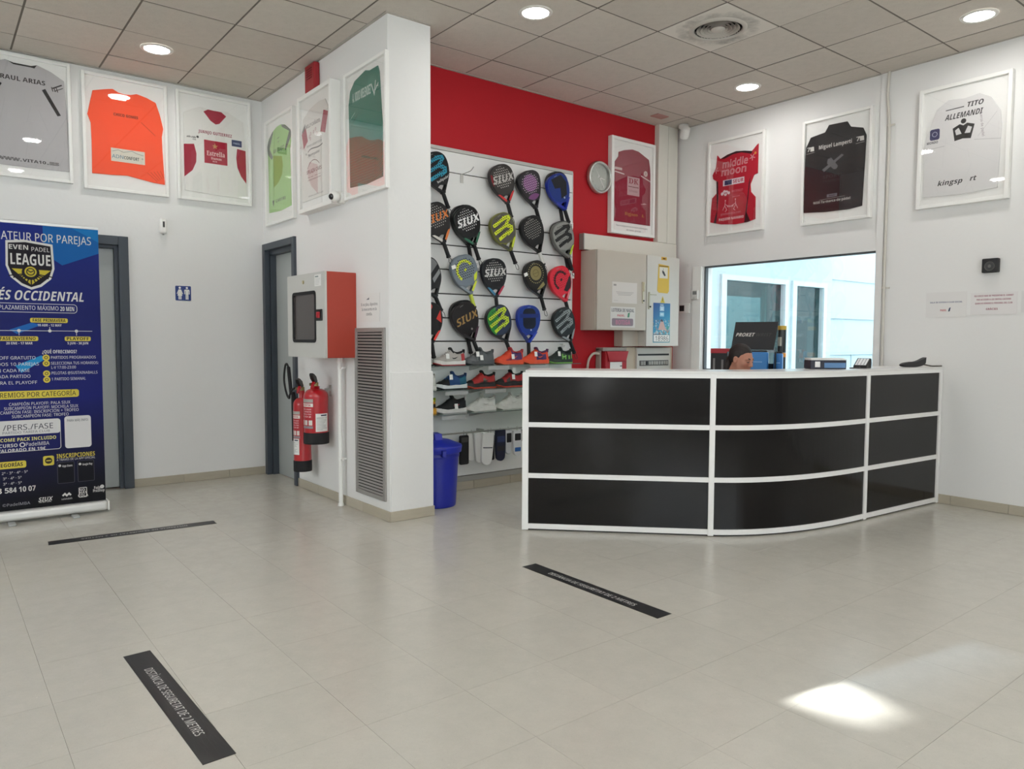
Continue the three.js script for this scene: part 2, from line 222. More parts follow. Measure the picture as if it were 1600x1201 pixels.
// the white yard outside the window: a glazed lobby, a farther wall, two tall blocks
{
  const yw = std('#b2c4c8', { roughness: 0.8 });
  structure('ground', [span(XR + TH, 26, -0.25, -0.05, -10, 14), span(-12, XR + TH, -0.25, -0.05, ZB + TH, 14), span(-12, XL - TH, -0.25, -0.05, -12, ZB + TH)], std('#c9ccca', { roughness: 0.9 }));
  const Z = -6.2, lobby = structure('lobby_wall');
  const o1 = [8.52, 9.93, 2.10], o2 = [10.24, 11.0, 2.10];
  part('wall_panel', [span(XR + TH, o1[0], -0.05, 3.4, Z - 0.1, Z), span(o1[0], o1[1], o1[2], 3.4, Z - 0.1, Z), span(o1[1], o2[0], -0.05, 3.4, Z - 0.1, Z), span(o2[0], o2[1], o2[2], 3.4, Z - 0.1, Z), span(o2[1], 11.28, -0.05, 3.4, Z - 0.1, Z), span(8.0, 11.25, -0.1, 0.0, Z - 1.6, Z - 0.1)], yw, lobby);
  const fr = std('#c3d6da', { roughness: 0.35 });
  for (const [a, b, h] of [o1, o2]) part('door_frame', [span(a - 0.11, a, 0, h + 0.07, Z, Z + 0.035), span(b, b + 0.09, 0, h + 0.07, Z, Z + 0.035), span(a, b, h, h + 0.07, Z, Z + 0.035), span(a + 0.001, b - 0.001, -0.02, 0.1, Z - 0.06, Z + 0.02)], fr, lobby);
  const tint = new THREE.MeshPhysicalMaterial({ color: srgb('#a9c6c6'), transmission: 1, thickness: 0, roughness: 0.03, ior: 1.5 });
  for (const [a, b, h] of [o1, o2]) part('door_glass', span(a, b, 0.1, h, Z - 0.05, Z - 0.044), tint, lobby);
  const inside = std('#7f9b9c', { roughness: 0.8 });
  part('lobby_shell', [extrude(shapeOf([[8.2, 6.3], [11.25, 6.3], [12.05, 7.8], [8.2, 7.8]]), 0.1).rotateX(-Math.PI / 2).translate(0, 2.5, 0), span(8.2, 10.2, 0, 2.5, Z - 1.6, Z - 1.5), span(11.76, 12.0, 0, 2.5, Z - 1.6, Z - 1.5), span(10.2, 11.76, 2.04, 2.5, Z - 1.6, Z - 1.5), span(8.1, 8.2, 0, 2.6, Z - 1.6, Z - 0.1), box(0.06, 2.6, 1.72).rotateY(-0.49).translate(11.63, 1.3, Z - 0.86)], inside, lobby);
  part('door_jamb', [span(10.84, 10.9, 0, 2.06, Z - 0.45, Z - 0.39), span(10.62, 10.86, 0, 1.98, Z - 0.62, Z - 0.55), span(9.83, 9.87, 0, 2.08, Z - 0.3, Z - 0.24)], std('#b8c4bd', { roughness: 0.5 }), lobby);
  part('side_cladding', box(0.03, 3.4, 1.75).rotateY(-0.49).translate(11.69, 1.65, Z - 0.86), yw, lobby);
  const yf = std('#a2b4b9', { roughness: 0.8 });
  structure('yard_wall', [span(7.5, 16.2, -0.05, 3.4, -9.2, -9.05), span(12.9, 13.0, 1.2, 1.25, -9.05, -9.0), span(12.6, 17.2, -0.05, 4.2, -7.45, -7.3), span(12.6, 17.2, 1.70, 1.735, -7.3, -7.27), span(12.6, 17.2, 2.42, 2.44, -7.3, -7.28), span(12.6, 17.2, 1.02, 1.04, -7.3, -7.27), span(14.05, 14.07, -0.05, 1.02, -7.3, -7.28), span(XR + TH + 0.05, 15, -0.05, 3.6, -1.45, -1.3), span(XR + TH, 11.3, 3.4, 3.5, Z - 0.1, Z + 1.25)], yf);
  const gl = structure('yard_screen'); part('screen_frame', [span(11.27, 11.42, 1.62, 1.68, Z - 0.9, Z - 0.1), span(11.36, 11.42, 0, 1.68, Z - 0.16, Z - 0.1), span(11.36, 11.42, 0, 1.68, Z - 0.9, Z - 0.84)], fr, gl); part('screen_glass', span(11.385, 11.395, 0, 1.62, Z - 0.85, Z - 0.15), tint, gl);
  structure('tower_block', span(22, 24.5, -0.05, 10.5, -9, 1.82), yw);
  structure('tower_block_001', span(22, 24.5, -0.05, 12, 2.46, 9.5), yw);
}
// ---------------------------------------------------------------- ceiling lamps, diffuser, cameras
const glow = new THREE.MeshStandardMaterial({ color: 0xffffff, emissive: new THREE.Color(1, 0.985, 0.965), emissiveIntensity: GLOW, roughness: 0.5 });
const trimMat = std('#e9e6df', { roughness: 0.4 });
function downlight(x, z, label, group) {
  const t = thing('downlight', label, 'ceiling light', [x, CE, z], 0, group);
  part('trim_ring', lathe([[0.088, 0.001], [0.092, -0.006], [0.112, -0.004], [0.116, 0.002]], 40), trimMat, t);
  const lens = part('diffuser', lathe([[0, -0.0035], [0.06, -0.0035], [0.09, -0.002], [0.09, 0.002], [0, 0.002]], 40), glow, t);
  const s = new THREE.RectAreaLight(new THREE.Color(1, 0.985, 0.97), LAMP, 0.125, 0.125);
  s.name = 'lamp_light'; s.position.set(0, -0.012, 0); s.rotation.x = -Math.PI / 2; t.add(s);
  return t;
}
downlight(1.458, -6.25, 'round recessed ceiling lamp above the orange framed jersey');
downlight(3.304, -3.965, 'round recessed ceiling lamp in front of the white pier and red wall');
downlight(5.687, -3.947, 'round recessed ceiling lamp nearest the framed red jersey on the right wall');
downlight(5.681, -2.131, 'round recessed ceiling lamp nearest the framed white jersey with a crown');
for (const [x, z] of [[1.0, -4.0], [3.3, -2.1], [1.0, -2.1], [5.68, -0.3], [3.3, -0.3], [1.0, -0.3], [-1.4, -4.0], [-1.4, -2.1], [-1.4, -0.3], [-1.4, -6.25], [3.3, 1.6], [1.0, 1.6], [5.68, 1.6], [-1.4, 1.6]]) downlight(x, z, 'round recessed lamp of the ceiling out of the picture', 'ceiling lamps out of view');
{
  const [mx, mz] = tileDefs[0]; const m = std('#c6bfb6', { roughness: 0.6 });
  const t = thing('air_diffuser', 'round louvred air diffuser in a square ceiling panel', 'air vent', [mx, CE, mz]);
  const s = rrect(-0.293, -0.288, 0.293, 0.288, 0.004); const hole = new THREE.Path(); hole.absarc(0, 0, 0.165, 0, Math.PI * 2, true); s.holes.push(hole);
  const pg = extrude(s, 0.012, 0, 40); pg.rotateX(Math.PI / 2); pg.translate(0, 0.012, 0);
  const dirt = canvasTex(256, 256, (c, w, h) => { c.fillStyle = '#ffffff'; c.fillRect(0, 0, w, h); for (let k = 0; k < 300; k++) { const a = rnd() * 7, r = 75 + rnd() * 40; c.globalAlpha = 0.05; C(c, w / 2 + Math.cos(a) * r, h / 2 + Math.sin(a) * r, 6 + rnd() * 12, '#8a8478'); } c.globalAlpha = 1; });
  const pp = pg.attributes.position, uv = pg.attributes.uv; for (let i = 0; i < pp.count; i++) uv.setXY(i, pp.getX(i) / 0.6 + 0.5, pp.getZ(i) / 0.6 + 0.5);
  part('panel', pg, std('#ddd6cc', { roughness: 0.7, map: dirt }), t);
  part('outer_ring', lathe([[0.165, 0.02], [0.165, -0.004], [0.172, -0.012], [0.195, -0.006], [0.2, 0.0]], 48), m, t);
  for (let k = 0; k < 4; k++) { const r = 0.150 - k * 0.026; part('cone', lathe([[r - 0.03, 0.03], [r, -0.004 - 0.0 * k], [r - 0.003, -0.004], [r - 0.033, 0.03]], 48), m, t); }
  part('centre_disc', lathe([[0, -0.008], [0.045, -0.006], [0.055, 0.004], [0, 0.01]], 40), m, t);
  part('plenum', lathe([[0.165, 0.0], [0.165, 0.03], [0, 0.03]], 40), std('#2a2725', { roughness: 0.9 }), t);
}
single('ceiling_grille', [rbox(0.16, 0.008, 0.10, 0.002, 0, -0.004, 0), ...[-3, -2, -1, 0, 1, 2, 3].map((k) => box(0.14, 0.004, 0.006, 0, -0.01, k * 0.012))], std('#b98d84', { roughness: 0.6 }), 'small reddish plate on the ceiling beside the red wall', 'grille', null, [5.74, CE, -4.98]);
{
  const t = thing('security_camera', 'white security camera hanging from the ceiling in the far right corner', 'camera', [6.17, CE, -5.03]);
  part('mount', lathe([[0, 0], [0.05, 0], [0.05, -0.025], [0.035, -0.04], [0, -0.04]]), M.whitePaint, t);
  const b = lathe([[0, 0.075], [0.03, 0.074], [0.045, 0.06], [0.047, -0.03], [0.043, -0.042], [0.036, -0.044], [0.036, -0.04], [0, -0.04]]); b.rotateX(0.85); b.rotateY(-0.66); b.translate(-0.02, -0.095, 0.03);
  part('body', b, M.whitePaint, t);
  const l = lathe([[0, -0.044], [0.036, -0.043], [0.036, -0.039], [0, -0.039]]); l.rotateX(0.85); l.rotateY(-0.66); l.translate(-0.02, -0.095, 0.03); part('lens', l, M.blackGloss, t);
}
{
  const t = thing('security_camera', 'white ball security camera at the lower corner of the middle framed jersey', 'camera', [XC, 2.345, -5.27], W);
  part('mount', cylZ(0.042, 0.048, 0.04, 0, 0, 0.02, 32), M.whitePaint, t);
  const b = new THREE.SphereGeometry(0.042, 32, 20); b.translate(-0.005, 0, 0.075); part('body', b, M.whitePaint, t);
  const l = lathe([[0, 0.046], [0.017, 0.045], [0.022, 0.038], [0.024, 0.028]], 32); l.rotateX(1.75); l.rotateY(0.35); l.translate(-0.005, 0, 0.075); part('lens', l, M.blackGloss, t);
}
{
  const t = thing('alarm_sounder', 'dark red alarm box high on the white pier wall', 'alarm', [XC, 3.352, -5.77], W);
  part('housing', [rbox(0.185, 0.215, 0.05, 0.012, 0, 0, 0.027)], std('#a3222c', { roughness: 0.4 }), t);
  part('grille', [-2, -1, 0, 1, 2].map((k) => box(0.1, 0.006, 0.004, 0, k * 0.018 + 0.03, 0.0535)), std('#6d1218', { roughness: 0.5 }), t);
}

// ---------------------------------------------------------------- framed jerseys
const foldBump = noiseTex(256, (x, y) => { const a = n8(x / 32 + 0.6 * n16(x / 16, y / 16), y / 64), b = n16(x / 16, y / 32); return 255 * (0.65 * a + 0.35 * b); });
const matBoard = std('#f1f0ec', { roughness: 0.8 }), frameMat = std('#f0efea', { roughness: 0.35 });
function frameRails(w, h, rail, depth) {
  const out = [];
  for (const s of [-1, 1]) { out.push(['frame_rail', rbox(rail, h, depth, 0.003, s * (w / 2 - rail / 2), 0, depth / 2)]); out.push(['frame_rail', rbox(w - 2 * rail, rail, depth * 0.98, 0.003, 0, s * (h / 2 - rail / 2), depth / 2)]); }
  return out;
}
// outline: pts in (u right, v down) of the frame; draw paints the whole board, the jersey shows its own share
function framedJersey(label, pos, turn, w, h, o) {
  const t = thing('framed_jersey', label, 'framed jersey', pos, turn), depth = o.depth || 0.04, rail = o.rail || 0.024;
  const fr = new THREE.Group(); fr.name = 'frame'; t.add(fr);
  for (const [n, g] of frameRails(w, h, rail, depth)) part(n, g, frameMat, fr);
  part('backing_board', box(w - 2 * rail + 0.004, h - 2 * rail + 0.004, 0.006, 0, 0, depth - 0.026), matBoard, t);
  const cv = canvasTex(440, Math.round(440 * h / w), o.draw);
  const pts = o.outline.map(([u, v]) => [(u - 0.5) * w, (0.5 - v) * h]);
  const shape = shapeOf(pts); const g = planarUV(extrude(shape, 0.004, 0.003), w, h); g.translate(0, 0, depth - 0.022);
  part('jersey', g, std('#ffffff', { map: cv, roughness: 0.85, bumpMap: foldBump, bumpScale: 0.0035 }), t);
  for (const p of o.pieces || []) { const q = extrude(shapeOf(p.pts.map(([u, v]) => [(u - 0.5) * w, (0.5 - v) * h])), 0.003, 0.0015); q.translate(0, 0, depth - 0.014 - 0.002); part(p.name, q, std(p.color, { roughness: 0.85 }), t); }
  if (o.inscription) { const q = planarUV(box(w * 0.8, h * 0.08, 0.001), w * 0.8, h * 0.08); q.translate(0, (0.5 - 0.93) * h, depth - 0.022); part('inscription', q, std('#ffffff', { map: canvasTex(512, 76, o.inscription), roughness: 0.8 }), t); }
  part('glass', box(w - 2 * rail + 0.002, h - 2 * rail + 0.002, 0.002, 0, 0, depth - 0.006), M.glass, t);
  return t;
}
const bg = (c, w, h, col) => { c.fillStyle = col; c.fillRect(0, 0, w, h); };
function folds(c, w, h, n, dark) { for (let k = 0; k < n; k++) { const x = rnd() * w, y = rnd() * h, a = 1.1 + rnd() * 1.0, l = h * (0.06 + rnd() * 0.12); c.globalAlpha = 0.06; L(c, [[x, y], [x + Math.cos(a) * l, y + Math.sin(a) * l]], dark, 3); } c.globalAlpha = 1; }
// left wall
framedJersey('grey jersey with a black collar and black sleeve stripe, cut by the left edge', [0.65, 2.985, ZL], 0, 0.65, 0.935, {
  outline: [[0.04, 0.16], [0.2, 0.1], [0.34, 0.06], [0.42, 0.075], [0.6, 0.075], [0.66, 0.06], [0.8, 0.095], [0.93, 0.15], [0.955, 0.5], [0.965, 0.9], [0.5, 0.905], [0.04, 0.9]],
  draw(c, w, h) { bg(c, w, h, '#bcb9ba'); P(c, [[w * 0.36, h * 0.06], [w * 0.64, h * 0.06], [w * 0.6, h * 0.085], [w * 0.42, h * 0.085]], '#1c1a1c'); P(c, [[w * 0.355, h * 0.055], [w * 0.66, h * 0.055], [w * 0.63, h * 0.088], [w * 0.44, h * 0.072]], '#1c1a1c');
    T(c, 'RAUL ARIAS', w * 0.51, h * 0.197, h * 0.05, { fit: w * 0.46, color: '#262325' }); P(c, [[w * 0.70, h * 0.255], [w * 0.735, h * 0.24], [w * 0.89, h * 0.44], [w * 0.855, h * 0.45]], '#222022'); P(c, [[w * 0.3, h * 0.255], [w * 0.265, h * 0.24], [w * 0.11, h * 0.44], [w * 0.145, h * 0.45]], '#222022');
    for (let k = 0; k < 3; k++) L(c, [[w * (0.80 + k * 0.025), h * 0.215], [w * (0.815 + k * 0.025), h * 0.25]], '#1c1a1c', 4); L(c, [[w * 0.81, h * 0.225], [w * 0.91, h * 0.185]], '#1c1a1c', 6); L(c, [[w * 0.83, h * 0.245], [w * 0.92, h * 0.21]], '#1c1a1c', 3);
    T(c, 'WWW.', w * 0.35, h * 0.853, h * 0.034, { fit: w * 0.25, stroke: '#3a3738', lw: 1.6, color: null }); T(c, 'VITA10', w * 0.60, h * 0.853, h * 0.034, { fit: w * 0.24, color: '#262325' }); T(c, '.ES', w * 0.79, h * 0.853, h * 0.034, { fit: w * 0.13, stroke: '#3a3738', lw: 1.6, color: null }); folds(c, w, h, 26, '#555'); } });
framedJersey('bright orange long-sleeved jersey in a white frame on the left wall', [1.372, 2.962, ZL], 0, 0.642, 0.935, {
  outline: [[0.13, 0.155], [0.25, 0.13], [0.355, 0.112], [0.42, 0.135], [0.5, 0.142], [0.57, 0.135], [0.635, 0.118], [0.75, 0.135], [0.86, 0.165], [0.905, 0.26], [0.945, 0.385], [0.925, 0.46], [0.93, 0.6], [0.95, 0.885], [0.82, 0.88], [0.5, 0.845], [0.3, 0.855], [0.1, 0.86], [0.105, 0.6], [0.1, 0.43], [0.065, 0.36], [0.1, 0.25]],
  draw(c, w, h) { bg(c, w, h, '#ff5a33'); T(c, 'CHICO GOMES', w * 0.5, h * 0.325, h * 0.034, { fit: w * 0.29, color: '#33120d' }); c.fillStyle = '#d9d6c8'; c.fillRect(w * 0.315, h * 0.62, w * 0.4, h * 0.115);
    L(c, [[w * 0.33, h * 0.65], [w * 0.4, h * 0.632], [w * 0.46, h * 0.648], [w * 0.56, h * 0.628], [w * 0.62, h * 0.645], [w * 0.7, h * 0.655]], '#6d716c', 2); T(c, 'ADN', w * 0.395, h * 0.692, h * 0.042, { fit: w * 0.14, color: '#58829a', w: 'normal' }); T(c, 'CONFORT', w * 0.555, h * 0.692, h * 0.04, { fit: w * 0.18, color: '#3a3e3e' }); T(c, '+', w * 0.685, h * 0.685, h * 0.04, { color: '#7d8a8c', w: 'normal' });
    folds(c, w, h, 22, '#b32a12'); L(c, [[w * 0.68, h * 0.36], [w * 0.85, h * 0.46]], '#d9451f', 4); for (let k = 0; k < 5; k++) L(c, [[w * (0.74 + k * 0.04), h * (0.8 - k * 0.008)], [w * (0.86 + k * 0.02), h * (0.87 - k * 0.01)]], '#d9451f', 3); } });
framedJersey('white jersey with a red logo square and red collar point, beside the orange one', [2.085, 2.962, ZL], 0, 0.64, 0.935, {
  outline: [[0.1, 0.2], [0.32, 0.125], [0.5, 0.14], [0.68, 0.125], [0.9, 0.2], [0.925, 0.45], [0.93, 0.93], [0.5, 0.925], [0.1, 0.91], [0.1, 0.5]],
  draw(c, w, h) { bg(c, w, h, '#e9e7e2'); P(c, [[w * 0.36, h * 0.16], [w * 0.42, h * 0.135], [w * 0.6, h * 0.138], [w * 0.665, h * 0.17], [w * 0.57, h * 0.25], [w * 0.52, h * 0.262], [w * 0.45, h * 0.235]], '#a8193a');
    T(c, 'JUANJO GUTIERREZ', w * 0.515, h * 0.348, h * 0.04, { fit: w * 0.45, color: '#8d2f45' }); T(c, 'adn vida', w * 0.19, h * 0.412, h * 0.026, { fit: w * 0.12, color: '#2c2c2c', italic: 1 }); C(c, w * 0.275, h * 0.405, h * 0.011, '#3c3c3c'); T(c, 'club', w * 0.23, h * 0.432, h * 0.016, { color: '#555' });
    RR(c, w * 0.735, h * 0.38, w * 0.14, h * 0.06, 3, '#2b3a66'); T(c, 'PADEL', w * 0.805, h * 0.41, h * 0.022, { color: '#b9c4dd' });
    P(c, [[w * 0.09, h * 0.49], [w * 0.225, h * 0.475], [w * 0.255, h * 0.56], [w * 0.25, h * 0.64], [w * 0.2, h * 0.72], [w * 0.09, h * 0.79]], '#a8193a'); P(c, [[w * 0.94, h * 0.47], [w * 0.81, h * 0.46], [w * 0.795, h * 0.55], [w * 0.81, h * 0.64], [w * 0.86, h * 0.72], [w * 0.94, h * 0.79]], '#a8193a');
    c.fillStyle = '#ad1f38'; c.fillRect(w * 0.36, h * 0.42, w * 0.31, h * 0.215); const st = []; for (let k = 0; k < 10; k++) { const r = k % 2 ? 8 : 20, a = -Math.PI / 2 + k * Math.PI / 5; st.push([w * 0.505 + r * Math.cos(a), h * 0.47 + r * Math.sin(a)]); } P(c, st, '#c3925e'); T(c, 'Estrella', w * 0.515, h * 0.54, h * 0.06, { fit: w * 0.25, color: '#ead9d5', font: 'serif' }); T(c, 'Damm', w * 0.52, h * 0.585, h * 0.03, { color: '#ead9d5', font: 'serif' }); T(c, 'BCN', w * 0.5, h * 0.612, h * 0.02, { color: '#e0c3c0' }); folds(c, w, h, 18, '#999'); } });
// white pier wall
framedJersey('lime green jersey with grey shoulder bands, deepest in the corner of the white pier wall', [XC, 2.772, -6.51], W, 0.66, 0.935, {
  depth: 0.035, outline: [[0.09, 0.36], [0.06, 0.24], [0.12, 0.175], [0.26, 0.125], [0.42, 0.1], [0.55, 0.1], [0.68, 0.12], [0.86, 0.19], [0.9, 0.26], [0.84, 0.36], [0.86, 0.6], [0.87, 0.87], [0.5, 0.885], [0.1, 0.87], [0.1, 0.6]],
  draw(c, w, h) { bg(c, w, h, '#9ecb78'); P(c, [[w * 0.04, h * 0.23], [w * 0.25, h * 0.115], [w * 0.29, h * 0.13], [w * 0.15, h * 0.27], [w * 0.27, h * 0.36], [w * 0.22, h * 0.38], [w * 0.04, h * 0.29]], '#4a5449'); P(c, [[w * 0.58, h * 0.095], [w * 0.92, h * 0.18], [w * 0.92, h * 0.25], [w * 0.72, h * 0.36], [w * 0.70, h * 0.33], [w * 0.85, h * 0.2], [w * 0.6, h * 0.125]], '#474f46');
    T(c, 'ABU VILLEJOZ', w * 0.48, h * 0.315, h * 0.05, { fit: w * 0.38, color: '#4b5a3e' }); L(c, [[w * 0.44, h * 0.21], [w * 0.5, h * 0.205]], '#59664d', 5); L(c, [[w * 0.45, h * 0.245], [w * 0.49, h * 0.24]], '#59664d', 5); 
    T(c, 'CARTRI', w * 0.52, h * 0.785, h * 0.038, { fit: w * 0.36, color: '#35402f' }); P(c, [[w * 0.22, h * 0.77], [w * 0.3, h * 0.77], [w * 0.28, h * 0.8], [w * 0.26, h * 0.83], [w * 0.24, h * 0.8]], '#35402f'); folds(c, w, h, 18, '#52723c'); } });
framedJersey('white jersey with red sleeve bands in a deep frame, between the lime and teal jerseys', [XC, 2.76, -5.63], W, 0.63, 0.925, {
  depth: 0.085, rail: 0.032, outline: [[0.1, 0.28], [0.13, 0.2], [0.35, 0.14], [0.6, 0.12], [0.8, 0.13], [0.88, 0.2], [0.93, 0.36], [0.9, 0.48], [0.93, 0.7], [0.93, 0.9], [0.5, 0.9], [0.08, 0.9], [0.09, 0.6], [0.12, 0.5], [0.07, 0.4]],
  draw(c, w, h) { bg(c, w, h, '#dedad4'); P(c, [[w * 0.1, h * 0.3], [w * 0.2, h * 0.24], [w * 0.2, h * 0.29], [w * 0.11, h * 0.32]], '#6a6664'); P(c, [[w * 0.09, h * 0.32], [w * 0.22, h * 0.28], [w * 0.28, h * 0.40], [w * 0.15, h * 0.45]], '#a63a4e'); P(c, [[w * 0.76, h * 0.21], [w * 0.89, h * 0.24], [w * 0.8, h * 0.40], [w * 0.66, h * 0.37]], '#a63a4e');
    T(c, 'WILLY CAÑADEL', w * 0.44, h * 0.275, h * 0.04, { fit: w * 0.45, color: '#6a5f5f' }); for (const [x, y] of [[0.33, 0.37], [0.37, 0.35], [0.46, 0.345], [0.52, 0.33], [0.55, 0.37], [0.36, 0.39]]) { C(c, w * x, h * y, 7, null, '#a0606c', 3); }
    T(c, 'hesecaberrozo', w * 0.47, h * 0.445, h * 0.032, { fit: w * 0.46, color: '#6d6666', w: 'normal' }); c.beginPath(); c.moveTo(w * 0.28, h * 0.495); c.bezierCurveTo(w * 0.4, h * 0.45, w * 0.55, h * 0.51, w * 0.72, h * 0.475); c.strokeStyle = '#4f4a4a'; c.lineWidth = 6; c.stroke(); T(c, 'Reverpadel', w * 0.46, h * 0.525, h * 0.03, { fit: w * 0.34, color: '#5d5656' });
    c.beginPath(); c.moveTo(w * 0.26, h * 0.635); c.bezierCurveTo(w * 0.36, h * 0.56, w * 0.5, h * 0.56, w * 0.62, h * 0.625); c.strokeStyle = '#7a5552'; c.lineWidth = 4; c.stroke(); T(c, 'SPLAZA CARS', w * 0.46, h * 0.665, h * 0.045, { fit: w * 0.46, color: '#7d5d5a' }); T(c, '— —  — —', w * 0.46, h * 0.71, h * 0.03, { fit: w * 0.4, color: '#8c7470' }); T(c, 'compra venta coches', w * 0.46, h * 0.735, h * 0.02, { fit: w * 0.4, color: '#a09390' }); T(c, 'www.padel.cat', w * 0.5, h * 0.87, h * 0.02, { fit: w * 0.45, color: '#a39c98' }); folds(c, w, h, 18, '#999'); } });
framedJersey('teal jersey fading to red stripes, at the outer edge of the white pier', [XC, 2.765, -4.885], W, 0.645, 0.915, {
  depth: 0.03, rail: 0.022, outline: [[0.11, 0.9], [0.1, 0.5], [0.09, 0.25], [0.13, 0.15], [0.24, 0.09], [0.5, 0.055], [0.6, 0.075], [0.78, 0.075], [0.81, 0.12], [0.83, 0.25], [0.87, 0.5], [0.87, 0.9], [0.5, 0.915]],
  draw(c, w, h) { const g = c.createLinearGradient(0, 0, 0, h); g.addColorStop(0, '#2c7a68'); g.addColorStop(0.5, '#257668'); g.addColorStop(1, '#2c7c74'); bg(c, w, h, '#2a786a'); c.fillStyle = g; c.fillRect(0, 0, w, h);
    for (let k = 0; k < 15; k++) L(c, [[0, h * (0.63 + k * 0.021)], [w * 0.72, h * (0.63 + k * 0.021)]], '#226058', 2.5);
    for (let k = 0; k < 16; k++) L(c, [[w * 0.7, h * (0.66 + k * 0.016)], [w * 0.9, h * (0.59 + k * 0.018)]], '#1f5e55', 3); 
    c.save(); c.translate(w * 0.41, h * 0.215); T(c, 'A. VOOO MELENDEZ', 0, 0, h * 0.1, { fit: w * 0.44, color: '#d5ddd7' }); c.restore(); L(c, [[w * 0.64, h * 0.18], [w * 0.71, h * 0.27], [w * 0.74, h * 0.17]], '#d7ded9', 7); L(c, [[w * 0.7, h * 0.26], [w * 0.8, h * 0.2]], '#d7ded9', 6); L(c, [[w * 0.75, h * 0.215], [w * 0.8, h * 0.22]], '#d7ded9', 5); L(c, [[w * 0.13, h * 0.37], [w * 0.25, h * 0.33]], '#b7cbc3', 3); L(c, [[w * 0.16, h * 0.42], [w * 0.3, h * 0.36]], '#1d5a4e', 6); folds(c, w, h, 14, '#123f38'); } });
// red wall
framedJersey('maroon jersey with a white chest patch, hung on the red wall beside the clock', [5.59, 2.79, ZR], 0, 0.632, 0.932, {
  depth: 0.055, rail: 0.03, outline: [[0.1, 0.87], [0.1, 0.5], [0.1, 0.26], [0.175, 0.2], [0.18, 0.155], [0.3, 0.125], [0.48, 0.1], [0.62, 0.108], [0.86, 0.17], [0.89, 0.25], [0.9, 0.32], [0.91, 0.87]],
  draw(c, w, h) { bg(c, w, h, '#8c1a33'); c.fillStyle = '#c3a4a6'; c.fillRect(w * 0.37, h * 0.385, w * 0.28, h * 0.195); T(c, 'DK', w * 0.51, h * 0.43, h * 0.075, { fit: w * 0.22, color: '#8c3a48', font: 'serif' }); L(c, [[w * 0.39, h * 0.49], [w * 0.63, h * 0.49]], '#5a2a35', 4); T(c, 'ESTUDIO', w * 0.51, h * 0.535, h * 0.026, { fit: w * 0.2, color: '#9c7a7e' });
    C(c, w * 0.79, h * 0.325, 20, '#cdbcb8'); T(c, '2', w * 0.79, h * 0.325, 18, { color: '#7a2436' }); L(c, [[w * 0.68, h * 0.355], [w * 0.91, h * 0.40]], '#d2c0be', 9); L(c, [[w * 0.09, h * 0.325], [w * 0.25, h * 0.325]], '#c9b2b2', 17); L(c, [[w * 0.09, h * 0.36], [w * 0.3, h * 0.372]], '#d2c0be', 8); T(c, 'Bigjoon', w * 0.47, h * 0.78, h * 0.045, { fit: w * 0.3, color: '#b4823f' }); T(c, 'A.', w * 0.74, h * 0.78, h * 0.045, { color: '#b4823f' }); folds(c, w, h, 14, '#4a0a18'); },
  inscription(c, w, h) { bg(c, w, h, '#f1f0ec'); T(c, 'Para los amigos del club con mucho cariño de parte', w / 2, h * 0.28, 22, { w: 'normal', italic: 1, fit: w * 0.9, color: '#4a4a4c' }); T(c, 'de todos, gracias', w * 0.55, h * 0.72, 22, { w: 'normal', italic: 1, fit: w * 0.42, color: '#4a4a4c' }); } });
